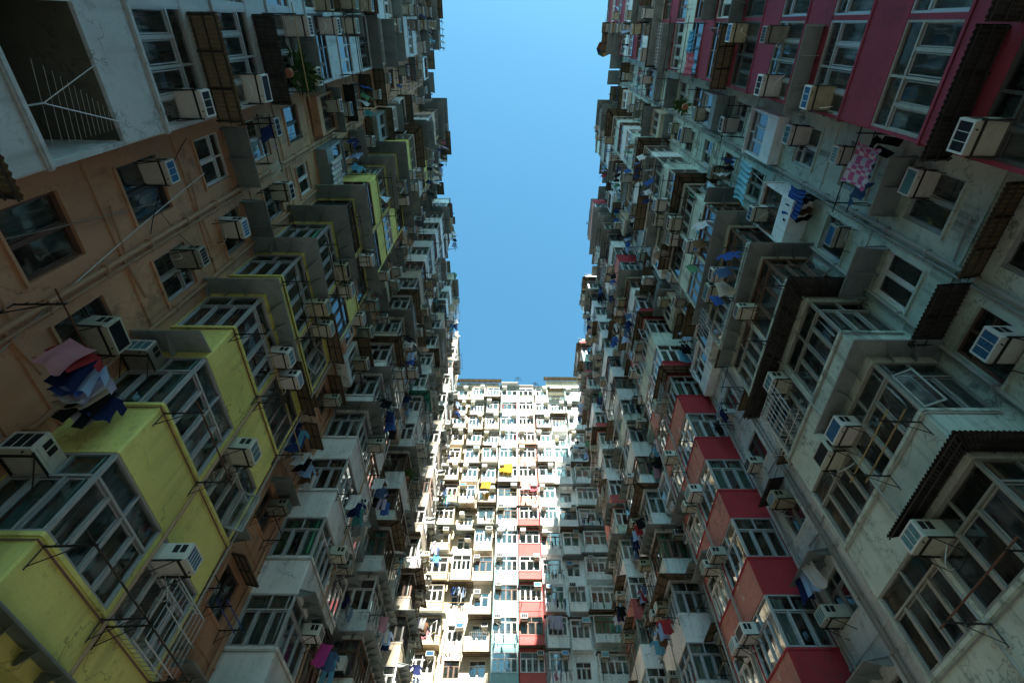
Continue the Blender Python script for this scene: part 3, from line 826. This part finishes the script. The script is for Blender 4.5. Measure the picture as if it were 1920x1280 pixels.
RT[2] = side_tower(RS, 14.3, dict(label='dark red apartment tower with peeling paint on its bays', bay=P_RED, wall=P_PALE, lit_front=P_LITRED, alt=([P_GREYW, P_PALE], (6, 8, 9, 11, 12, 13, 14)), end=22.4,
    bname='dark red bays', wname='pale wall beyond dark-red bays', keep=(0, 1, 2, 3), curt={0: 'grey', 1: 'brown', 2: 'teal', 3: 'white'},
    canopies={0: [], 1: [('B', 'sheet')], 2: [('B', 'sheet')], 3: [], 4: [('wrap', 'corr')], 5: [], 6: [('wrap', 'corr')]}, acs={0: ['A', 'B'], 1: ['A', 'B'], 2: ['B', 'A'], 3: ['B']}))
RT[3] = side_tower(RS, 22.4, dict(label='stained grey-white apartment tower behind the dark red one', bay=P_GREYW, wall=P_PALE, end=30.5, alt=([P_WHITE, P_PALE, P_BEIGE], None),
    bname='stained grey-white bays', wname='pale wall beyond stained bays', frame=M_ALU))
RT[4] = side_tower(RS, 30.5, dict(label='red-banded apartment tower in the corner beside the sunlit white wall', bay=P_RED2, wall=P_PALE, lit_front=P_LITRED, alt=([P_GREYW, P_WHITE, P_PALE], (1, 3, 5, 6, 8, 9, 11, 12, 14)), end=41.0,
    bname='red corner bays', wname='shaded wall beside the end block', frame=M_WHT))

# ------------------------------------------------------------------ the sunlit block at the end of the courtyard
EP = 2.70
zfe = lambda k: 18.25 + EP * k
EK0, EK1 = -2, 12
def end_stack(t, a0, a1, mat, cells, phrase, fm, rec=-.95, base=None, wmat=None, curt=None, acp=.8, rkp=.45, canp=.6, top=53.2, mats_at=None):
    """one window per storey: cells(k) is 'bay' (flush with the bays), 'proj' (half out) or 'flat' (recessed wall)"""
    S = ES; H = 1.42
    wb = MB(); rb = MB(); holes = []
    m = .03
    for k in range(EK0, EK1 + 1):
        c = cells(k); z = zfe(k) + (R.uniform(-.12, .12) if cells(k) != 'bay' else 0); mb = MB()
        fr = {'bay': 0, 'proj': rec + R.uniform(.55, 1.0), 'flat': rec, 'box': R.uniform(-.25, .05)}[c]
        b0, b1 = (a0 + m + R.uniform(0, .22), a1 - m - R.uniform(0, .22)) if c in ('proj', 'box') else (a0 + m, a1 - m)
        ctr = (b0 + b1) / 2; w = (b1 - b0) - (.14 if c != 'flat' else .69)
        if c == 'flat':
            holes.append((ctr - w / 2, ctr + w / 2, z + .05, z + .05 + 1.25)); wz, wh = z + .05, 1.25
        elif c == 'bay':
            bay_band(mb, S, b0, b1, z - (EP - H) + .001, z, True, BACK, fr)
            if cells(min(k + 1, EK1)) == 'flat' or k == EK1: bay_band(mb, S, b0, b1, z + H, z + H + .22, False, BACK, fr)
        else:           # a boxed-out balcony: parapet, glazing, thin lid, with the wall showing between storeys
            pz = R.uniform(.62, .95)
            bay_band(mb, S, b0, b1, z - pz, z, True, rec - .15, fr)
            S.box(mb, b0 - .01, b1 + .01, rec - .15, fr + .02, z + H, z + H + .07)
            holes.append((b0 + .04, b1 - .04, z - pz + .02, z + H)); wz, wh = z, H
        if c == 'bay': holes.append((a0 + .04, a1 - .04, z - (EP - H) + .01, z + H)); wz, wh = z, H
        if c != 'flat':
            for q in (b0, b1 - .07): S.box(mb, q + .003, q + .067, rec - .1, fr - .012, z, z + H)
            S.box(rb, a0 + m, a1 - m, BACK, rec - .2, z + H + .02, z + H + .2)
        if mb.f: part('bay_wall', mb, (mats_at(k) if mats_at else mat), t)
        fmk = R.choice([fm] * 5 + [M_WHT, M_BRN])
        cc = R.choice(['white', 'white', 'lace', 'lace', 'teal', 'grey', None, 'green']) if curt is None else curt
        window(t, S.P(ctr, fr - (.035 if c != 'flat' else .08), wz), 0, w, wh, R.choice([3, 4, 4]) if w > 1.5 else R.choice([2, 3]), 2, fmk, cc)
        nm = wname(S, ctr, 0, zfe, k, phrase)
        rel = R.random()
        if rel < acp:
            side_ = R.choice([-1, 1])
            ac(S.P(ctr + side_ * w * .32, fr, wz + wh - .42), 0, nm)
        if R.random() < canp:
            canopy(t, S, a0 - R.choice([0, .2]), a1 + R.choice([0, .25]), rec if c == 'flat' else max(rec, fr - .5), z + H + R.uniform(.14, .4), R.uniform(.6, 1.05), R.choice(['sheet', 'corr', 'corr']))
        if R.random() < rkp:
            rack(S, a0 + .25, a1 - .25, fr + .03, wz - .12, nm, 1, R.choice([0, 0, 4, 5, 6]), R.choice(['iron', 'bamboo']), ln=R.uniform(.5, .75))
    wall_holes(wb, S, a0, a1, -1.6, top, rec, holes)
    part('wall', wb, wmat or mat, t)
    S.box(rb, a0, a1, BACK - .12, BACK - .02, -1.6, top - .2)
    for k in range(EK0, EK1 + 1): S.box(rb, a0, a1, BACK, rec - .16, zfe(k) + 1.5, zfe(k) + 1.56)
    S.box(rb, a0, a0 + .05, BACK, rec - .16, -1.6, top - .2)
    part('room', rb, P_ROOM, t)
def end_roof(t, a0, a1, top, rec):
    mb = MB(); ES.box(mb, a0, a1, BACK - 6, rec + .1, top + .002, top + .15); ES.box(mb, a0, a1, BACK - 6, BACK - .13, -1.6, top)
    part('roof', mb, M_SLAB, t)

t = tower('sunlit cream apartment block at the courtyard end, left of the blue stack', (-4.7, 40.9, -1.6)); TE0 = t
end_stack(t, -7.85, -5.5, P_CREAM, lambda k: 'box', 'cream bays by the corner', M_WHT, canp=.8)
end_stack(t, -5.5, -3.55, P_CREAMW, lambda k: 'flat' if k in (-2, -1, 0, 1, 2, 4, 5) else 'proj', 'sunlit cream wall', M_WHT, canp=.7)
end_stack(t, -3.55, -1.58, P_CREAMW, lambda k: 'flat' if k in (-2, -1, 0, 1, 2) else 'proj', 'cream wall beside blue stack', M_WHT, canp=.7)
end_roof(t, -7.85, -1.58, 53.2, -.95)
t = tower('narrow light blue apartment stack on the sunlit end of the courtyard', (-.5, 40.9, -1.6)); TE1 = t
end_stack(t, -1.58, .56, P_BLUE, lambda k: 'bay', 'light blue stack', M_WHT, canp=.3, mats_at=lambda k: P_BLUE if k < 4 else P_PALEBLUE)
end_roof(t, -1.58, .56, 53.2, 0)
t = tower('narrow red apartment stack between the blue stack and the white wall', (1.6, 40.9, -1.6)); TE2 = t
end_stack(t, .56, 2.58, P_RED2, lambda k: 'bay', 'sunlit red stack', M_WHT, canp=.35, mats_at=lambda k: P_CREAMW if k > 10 else P_PINK if k > 5 else P_RED2)
end_roof(t, .56, 2.58, 52.6, 0)
t = tower('off-white apartment block at the courtyard end, right of the red stack', (5.7, 40.9, -1.6)); TE3 = t
end_stack(t, 2.58, 4.5, P_WHITE, lambda k: 'flat' if k in (-2, -1) else 'proj', 'off-white wall beside red stack', M_WHT, canp=.5)
end_stack(t, 4.5, 6.4, P_WHITE, lambda k: 'proj' if k % 3 else 'flat', 'off-white wall near the corner', M_WHT, canp=.5)
end_stack(t, 6.4, 8.9, P_GREYW, lambda k: 'box', 'grey bays in the corner', M_WHT, canp=.8)
end_roof(t, 2.58, 8.9, 51.6, -.95)
# rooftop sheds along the skyline of the end block
def shed(t, a0, a1, z0, z1, mat, cm, d=-.2):
    mb = MB(); ES.box(mb, a0, a1, -3, d, z0 + .16, z1); part('rooftop_shed', mb, mat, t)
    canopy(t, ES, a0 - .3, a1 + .3, d, z1 + .1, .7, cm, drop=.18)
shed(TE0, -7.2, -1.9, 53.2, 54.0, P_OLD, 'corr', -.6)
shed(TE3, 4.3, 8.6, 51.6, 54.3, P_CREAM, 'corr', -.4)

# ------------------------------------------------------------------ particular things one can pick out
FLORAL = cloth('floral_cloth', (.74, .73, .70), ('spots', (.55, .12, .30))); CHECK = cloth('check_cloth', (.72, .16, .34), ('check', (.70, .58, .62)))
STRIPE = cloth('striped_cloth', (.70, .10, .14), ('stripe', (.75, .6, .55))); TARP = cloth('tarp_cloth', (.30, .62, .72)); GOLD = cloth('gold_cloth', (.72, .45, .05)); REDP = cloth('red_pattern_cloth', (.65, .16, .2), ('spots', (.7, .5, .5)))
def hang(S, a, d, z, mat, kind, sc, label, cat, turn=0):
    garment(S.P(a, d, z), S.rz + turn, kind, mat, label, sc, cat)
# washing on the salmon wall just before the yellow bays
rack(LS, 3.75, 5.55, REC + .03, 6.92, 'salmon wall just before the yellow bays', 1, 0, 'rusty', ln=.8)
for i, (c, k) in enumerate((('pink', 'towel'), ('red', 'shirt'), ('navy', 'towel'), ('pale blue', 'shirt'), ('blue', 'towel'), ('lilac', 'shirt'), ('white', 'towel'), ('beige', 'towel'), ('black', 'trousers'), ('navy', 'shirt'), ('lilac', 'towel'))):
    garment(LS.P(4.5 + .115 * i, REC + .75, 6.97), LS.rz + PI / 2 + .55, k, c, f'{c} {k} on the crowded rusty rack before the yellow bays', 1.05)
ac(LS.P(4.98, REC - .02, 7.85), LS.rz, 'salmon wall, window behind the crowded washing', 'cream', 'dark')
# magenta and blue washing under the white bays
rack(LS, 16.55, 18.0, .03, 8.35, 'white bays, below the far black canopy', 1, 0, 'iron', ln=.6)
for i, (c, k) in enumerate((('magenta', 'towel'), ('denim', 'shirt'), ('sky blue', 'trousers'))):
    garment(LS.P(16.6 + .42 * i, .57, 8.4), LS.rz + PI / 2 + .4, k, c, f'{c} {k} hung beneath the black canopy of the white bays', 1.0)
hang(LS, 5.25, REC + .62, 21.5, 'floral_cloth', 'sheet', 1.0, 'white bed sheet with scattered flowers beside the yellow bays', 'bed sheet', .1)
hang(LS, 23.2, .75, 16.0, 'cloth_sky_blue', 'trousers', 1.25, 'sky blue trousers hanging from the canopied grey-white bays', 'trousers', .3)
# mauve side
rack(RS, 2.1, 3.75, REC + .03, 12.62, 'stained wall under the mauve bays, with check blanket', 2, 0, 'iron', ln=.85)
hang(RS, 2.75, REC + .8, 12.7, 'check_cloth', 'quilt', .95, 'pink checked blanket on a rack below the mauve bays', 'blanket', .12)
hang(RS, 2.3, REC + .45, 12.7, 'cloth_black', 'trousers', 1.1, 'black trousers beside the pink checked blanket', 'trousers', .5)
hang(RS, 3.4, REC + .45, 12.7, 'cloth_denim', 'shirt', 1.0, 'denim shirt beside the pink checked blanket', 'shirt', .3)
hang(RS, 4.45, REC + .62, 15.35, 'cloth_blue', 'sheet', .62, 'bright blue sheet over dark washing on the stained wall', 'sheet', .05)
for i, (c, k) in enumerate((('black', 'trousers'), ('navy', 'shirt'), ('brown', 'towel'), ('black', 'shirt'))):
    garment(RS.P(4.2 + .22 * i, REC + .35, 15.3), RS.rz + PI / 2 - .4, k, c, f'{c} {k} behind the bright blue sheet')
hang(RS, 4.75, REC + .72, 18.95, 'tarp_cloth', 'sheet', .95, 'pale turquoise tarpaulin hung over a balcony of the stained wall', 'tarpaulin', 0)
hang(RS, .6, .3, 24.6, 'cloth_sky_blue', 'quilt', .85, 'blue quilt hung next to the pink one on the mauve bays', 'quilt', 0)
hang(RS, 1.4, .3, 24.5, 'red_pattern_cloth', 'quilt', .95, 'pink patterned quilt airing on the mauve bays', 'quilt', 0)
rack(RS, 6.1, 7.5, .03, 7.02, 'pale grey-green bays, yellow poles', 2, 0, 'bamboo', ln=.75)
for i, c in enumerate(('white', 'pale blue', 'navy')):
    garment(RS.P(13.0 + .3 * i, REC + .5, 8.9), RS.rz + .5, 'towel', c, f'{c} towel beside the dark red bays', 1.1)
# end wall
for a, z, m, k, sc, lb, ct in ((-2.68, 36.1, 'gold_cloth', 'quilt', .9, 'golden yellow cloth hanging over a parapet of the cream wall', 'cloth'), (-.75, 38.6, 'gold_cloth', 'sheet', .72, 'golden rug over a balcony of the light blue stack', 'rug'),
        (1.35, 36.0, 'striped_cloth', 'quilt', .7, 'red striped blanket on the sunlit red stack', 'blanket'), (2.1, 35.9, 'red_pattern_cloth', 'quilt', .8, 'red patterned blanket on the sunlit red stack', 'blanket'),
        (3.45, 22.3, 'cloth_lilac', 'quilt', 1.15, 'lavender towel under a window right of the red stack', 'towel')):
    garment(ES.P(a, .32, z), 0, k, m, lb, sc, ct)
rack(ES, -5.0, -4.0, -.9, 25.0, 'cream wall, seventh row, blue washing', 1, 0, 'iron', ln=.6)
for i, (c, k) in enumerate((('blue', 'shirt'), ('denim', 'shirt'), ('pale blue', 'shirt'), ('white', 'shirt'), ('pale blue', 'trousers'), ('grey', 'trousers'))):
    garment(ES.P(-5.05 + .22 * i, -.36, 25.0), PI / 2 + .5, k, c, f'{c} {k} on the blue-washing rack of the cream wall')
# television aerial on the open balcony
e = link('television_aerial', None, None, (-6.5, 1.0, 7.2)); tag(e, 'long toothed television aerial sticking out from the open balcony', 'aerial', )
inv = Matrix.Translation(-Vector(e.location))
p0, p1 = Vector((-6.52, .98, 7.62)), Vector((-6.30, 1.44, 8.86))
mb = MB(); mb.tube([(-6.5, .98, 7.19), (-6.5, .98, 7.66)], .012, 6); mb.tube([(-6.5, .98, 7.62), (-6.2, .55, 8.5)], .008, 5); link('mast', mb.mesh('mast', M_ALU), e).matrix_parent_inverse = inv
mb = MB(); mb.tube([p0, p1], .009, 5)
for i in range(17):
    c = p0.lerp(p1, (i / 16) ** .8); l = .48 * (1 - i / 16) ** 1.3 + .05
    mb.tube([c + Vector((0, -l, l * .25)), c + Vector((0, l, -l * .25))], .0028, 4)
link('boom', mb.mesh('boom', M_ALU), e).matrix_parent_inverse = inv
# roof edge: umbrella, aerials, plastic bin
e = link('rainbow_umbrella', None, None, (7.25, 1.7, 48.7)); tag(e, 'open rainbow umbrella on the roof edge of the mauve tower', 'umbrella')
inv = Matrix.Translation(-Vector(e.location)); mb = MB(); n = 8
for i in range(n):
    for r0, r1, h0, h1 in ((0, .38, .5, .4), (.38, .62, .4, .2)):
        a, b = 2 * PI * i / n, 2 * PI * (i + 1) / n
        P = lambda r, q, h: (7.35 + r * math.cos(q), 1.7 + r * math.sin(q), 48.6 + h)
        mb.quad(P(r0, a, h0), P(r1, a, h1), P(r1, b, h1), P(r0, b, h0), i % 5)
link('canopy', mb.mesh('umbrella_canopy', [simple('umbrella_' + k, tuple(v * .6 for v in GC[k]), .7) for k in ('red', 'yellow', 'green', 'blue', 'orange')]), e).matrix_parent_inverse = inv
mb = MB(); mb.tube([(7.35, 1.7, 48.66), (7.35, 1.7, 49.15)], .015, 6); link('pole', mb.mesh('umbrella_pole', M_IRON), e).matrix_parent_inverse = inv
def roof_aerial(x, y, z, h, lab):
    mb = MB(); mb.tube([(x, y, z), (x, y, z + h)], .03, 6)
    for q in (.55, .7, .85, 1): 
        l = .5 * (1.2 - q) + .2; mb.tube([(x - l, y, z + h * q), (x + l, y + .1, z + h * q)], .022, 4); mb.tube([(x, y - l, z + h * q - .03), (x, y + l, z + h * q - .03)], .018, 4)
    tag(link('roof_aerial', mb.mesh('roof_aerial', M_IRON)), lab, 'aerial')
roof_aerial(.6, 40.2, 53.3, 1.6, 'spiky roof aerial on the skyline above the light blue stack')
for S_, a_, h_, w_ in ((LS, 8.5, 1.5, 'yellow'), (LS, 16.0, 1.2, 'white'), (LS, 27.5, 1.8, 'canopied grey-white'), (RS, 8.0, 1.6, 'pale grey-green'), (RS, 17.0, 1.3, 'dark red'), (RS, 24.0, 1.7, 'stained grey-white')):
    q_ = S_.P(a_, -.2, 48.7); roof_aerial(*q_, h_, f'thin roof aerial at the edge of the {w_} tower')
roof_aerial(2.9, 40.2, 52.7, .9, 'short roof aerial on the skyline above the red stack')
mb = MB(); mb.prism([(-6.5 + .3 * math.cos(q * PI / 5), 22.9 + .3 * math.sin(q * PI / 5)) for q in range(10)], 48.9, 49.6); mb.prism([(-6.5 + .33 * math.cos(q * PI / 5), 22.9 + .33 * math.sin(q * PI / 5)) for q in range(10)], 49.601, 49.66)
tag(link('plastic_bin', mb.mesh('plastic_bin', GM['green'])), 'green plastic bin on the roof edge of the canopied grey-white tower', 'bin')
# split-type outdoor units on the canopied grey-white bays
for i, (a, d, lb) in enumerate(((22.75, .3, 'white outdoor cooling unit with round fan on the canopied grey-white bays'), )):
    p = (-7.1, 22.05, 9.98); e = link('outdoor_unit', None, None, p); tag(e, lb, 'outdoor unit')
    mb = MB(); mb.box(-.42, .42, -.3, .05, 0, .55); link('body', mb.mesh('body', AC_BODY['white']), e)
    mb = MB(); c = -.12
    for r in (.08, .15, .22): mb.tube([(c + r * math.cos(q * PI / 12), -.312, .275 + r * math.sin(q * PI / 12)) for q in range(25)], .007, 4)
    for q in range(6): mb.tube([(c, -.31, .275), (c + .23 * math.cos(q * PI / 3), -.31, .275 + .23 * math.sin(q * PI / 3))], .006, 4)
    link('fan_guard', mb.mesh('fan_guard', M_BLACK), e)
    mb = MB(); mb.box(-.42, .42, -.28, .12, -.05, -.002); link('bracket', mb.mesh('bracket', M_IRON), e)
# barred window cages
def cage(S, a0, a1, z0, z1, d, pr, lb):
    e = link('window_cage', None, None, S.P((a0 + a1) / 2, d, z0)); tag(e, lb, 'window cage', 'barred cages over windows'); mb = MB()
    n = max(4, int((a1 - a0) / .14))
    for i in range(n + 1):
        a = a0 + (a1 - a0) * i / n
        mb.tube([S.P(a, d, z0), S.P(a, d + pr, z0), S.P(a, d + pr, z1 - .12), S.P(a, d + pr - .12, z1), S.P(a, d, z1)], .009, 4)
    for z, dd in ((z0, pr), ((z0 + z1) / 2, pr), (z1 - .12, pr), (z0, pr * .5), (z1, pr * .5)): mb.tube([S.P(a0, d + dd, z), S.P(a1, d + dd, z)], .011, 4)
    o = link('bars', mb.mesh('bars', M_ALU), e); o.matrix_parent_inverse = Matrix.Translation(-Vector(e.location))
cage(RS, 8.2, 9.8, 9.9, 11.1, .03, .45, 'grey barred cage on the upper windows of the pale grey-green bays')
cage(RS, 8.9, 9.85, 15.4, 16.7, .03, .45, 'second barred cage, higher up the pale grey-green bays')
cage(LS, 8.5, 9.8, 4.35, 5.5, .03, .4, 'low barred cage at the bottom of the yellow bays')
cage(LS, 14.6, 16.2, 18.15, 19.4, .03, .4, 'barred cage on the clean white bays')
cage(ES, -3.3, -1.8, 20.7, 21.5, -.93, .45, 'railing-like flower cage on the sunlit cream wall')
for q in CAGEQ:
    if inframe(q[0].P(q[1], .2, q[3]), 0): cage(*q)
# potted plants
def plant(p, h, lb):
    e = link('potted_plant', None, None, p); tag(e, lb, 'potted plant', 'potted plants on sills'); rr = random.Random(lb)
    mb = MB(); mb.prism([(.12 * math.cos(q * PI / 5), .12 * math.sin(q * PI / 5)) for q in range(10)], 0, .2); link('pot', mb.mesh('pot', M_POT), e)
    mb = MB()
    for i in range(70):
        a = rr.uniform(0, 2 * PI); r = rr.uniform(.05, .35) * h; z = .2 + rr.uniform(.1, .6) * h; l = .13 * h + .05
        c = Vector((r * math.cos(a), r * math.sin(a), z)); u = Vector((math.cos(a), math.sin(a), rr.uniform(-.8, .5))) * l; w = u.cross(Vector((0, 0, 1))).normalized() * l * .3
        mb.quad(c - u * .5, c + w, c + u, c - w)
    link('leaves', mb.mesh('leaves', M_LEAF), e)
plant((-6.25, 1.2, 15.55), 1.5, 'leafy green plant spilling over a sill of the pale blue bays')
plant((-6.32, 23.0, 21.0), 1.0, 'bushy plant on a window ledge of the canopied grey-white bays')
plant((7.4, 3.0, 24.0), .9, 'small pot plant below the mauve bays')
for nm, S, a, z, lb in (('satellite_dish', RS, 9.4, 22.6, 'grey satellite dish on the pale grey-green bays'), ('satellite_dish', LS, 18.1, 27.5, 'grey satellite dish on the clean white bays')):
    c = Vector(S.P(a, .45, z)); mb = MB(); mb.sm = True; ax = Vector((0, -.5, .86)); u = Vector((1, 0, 0)); v = ax.cross(u)
    mb.grid(lambda r, t: c + (u * math.cos(2 * PI * t) + v * math.sin(2 * PI * t)) * .4 * r + ax * .12 * r * r, 4, 16)
    mb.tube([c, c + ax * .4], .012, 5); mb.tube([c, Vector(S.P(a, .01, z - .2))], .02, 5)
    tag(link(nm, mb.mesh(nm, M_PIPEG)), lb, 'satellite dish')

# ------------------------------------------------------------------ towers behind the camera, unseen; the tall ones added to block the sun
def shade_tower(x0, x1, y0, y1, h, label):
    t = tower(label, ((x0 + x1) / 2, (y0 + y1) / 2, -1.6))
    mb = MB(); mb.box(x0, x1, y0, y1, -1.6, h)
    part('wall', mb, P_OLD, t)
    mb = MB()
    for z in range(4, int(h) - 3, 3): mb.box(x0 + .5, x1 - .5, y1 + .01, y1 + .06, z, z + 1.3)
    o = part('window_band', mb, M_DRK, t); o['kind'] = 'stuff'
shade_tower(-.5, 9.6, -46, -38, 168, 'tall plain concrete tower added out of view to shade the left wall')
shade_tower(17.1, 31, -46, -38, 115.5, 'broad plain concrete tower added out of view to shade the end wall')
for S, x in ((LS, 'west'), (RS, 'east')):
    t = tower(f'plain stained apartment tower behind the viewer on the {x} side', S.P(-9, REC, -1.6))
    mb = MB(); S.box(mb, -16, -2.4, -8, REC, -1.6, 20)
    for a in (-14.5, -6.4): S.box(mb, a, a + 4, REC + .001, 0, -1.6, 20)
    part('wall', mb, P_PALE, t)

# ------------------------------------------------------------------ ground
mb = MB(); mb.quad((-900, -900, -1.6), (900, -900, -1.6), (900, 900, -1.6), (-900, 900, -1.6))
struct(link('ground', mb.mesh('ground', paint('courtyard_concrete', (.12, .115, .11), .5))))

# ------------------------------------------------------------------ light
SUN_EL, SUN_AZ = math.radians(50), math.radians(13.5)   # sun behind the viewer, a little to the right
d = Vector((math.sin(SUN_AZ) * math.cos(SUN_EL), -math.cos(SUN_AZ) * math.cos(SUN_EL), math.sin(SUN_EL)))
sl = bpy.data.lights.new('sun', 'SUN'); sl.energy = 2.9; sl.angle = math.radians(.5); sl.color = (1, .94, .82)
so = bpy.data.objects.new('sun', sl); COL.objects.link(so); so.rotation_euler = d.to_track_quat('Z', 'Y').to_euler()
w = bpy.data.worlds.new('World'); scene.world = w; w.use_nodes = True
nt = w.node_tree; bg = nt.nodes['Background']
sk = nt.nodes.new('ShaderNodeTexSky'); sk.sky_type = 'NISHITA'; sk.sun_disc = False
sk.sun_elevation = SUN_EL; sk.sun_rotation = PI - SUN_AZ; sk.ozone_density = 3.5; sk.air_density = 1.0; sk.dust_density = 1.0
nt.links.new(mixc(nt, 1.0, sk.outputs[0], (.44, .84, .76), 'MULTIPLY'), bg.inputs[0]); bg.inputs[1].default_value = .056
vs = scene.view_settings; vs.view_transform = 'Standard'; vs.look = 'None'; vs.gamma = 1; vs.use_curve_mapping = False; vs.exposure = 3.0
cy = scene.cycles
cy.max_bounces = 10; cy.diffuse_bounces = 8; cy.glossy_bounces = 3; cy.transparent_max_bounces = 12; cy.transmission_bounces = 4
cy.caustics_reflective = False; cy.caustics_refractive = False; cy.sample_clamp_indirect = 6
cy.use_denoising = True

# ------------------------------------------------------------------ small things: make those the camera can see, largest first
bpy.context.view_layer.update()
dg = bpy.context.evaluated_depsgraph_get()
def seen(pts):
    for p in pts:
        if not inframe(p, 0): continue
        ln = p.length
        hit, loc, *_ = scene.ray_cast(dg, Vector((0, 0, 0)), p.normalized(), distance=ln)
        if not hit or loc.length > ln - .12: return True
    return False
STAT = {}
for kind, cap, nm in (('ac', 296, 'air_conditioner'), ('rack', 292, 'laundry_rack'), ('garment', 296, 'laundry')):
    q = [e for e in QUEUE if e[0] == kind and seen(e[1])]
    q.sort(key=lambda e: e[1][0].length)
    for e in q[:cap]: e[2]()
    rest = q[cap:]
    STAT[kind] = (len(q), len(rest))
    if rest:
        mb = MB(); mats = []
        for e in rest:
            for me, mw in e[3]():
                i0 = len(mb.v); mb.v += [tuple(mw @ v.co) for v in me.vertices]
                ix = []
                for m in me.materials:
                    if m not in mats: mats.append(m)
                    ix.append(mats.index(m))
                for p in me.polygons: mb.f.append(tuple(i0 + k for k in p.vertices)); mb.m.append(ix[p.material_index])
        o = link('distant_' + nm, mb.mesh('distant_' + nm, mats))
        tag(o, {'ac': 'tiny air conditioners on the farthest storeys', 'rack': 'tiny laundry racks on the farthest storeys', 'garment': 'tiny washing on the farthest storeys'}[kind], nm.replace('_', ' '), kind='stuff')
print('stat', STAT)
# labels that still coincide: tell them apart by order along the rack or wall
print('windows', NWIN, 'objects', len(bpy.data.objects))
dup = {k: v for k, v in SEEN.items() if len(v) > 1}
print('dup labels', len(dup), list(dup)[:8])
print('long', [k for k in SEEN if len(k.split()) > 16][:5])
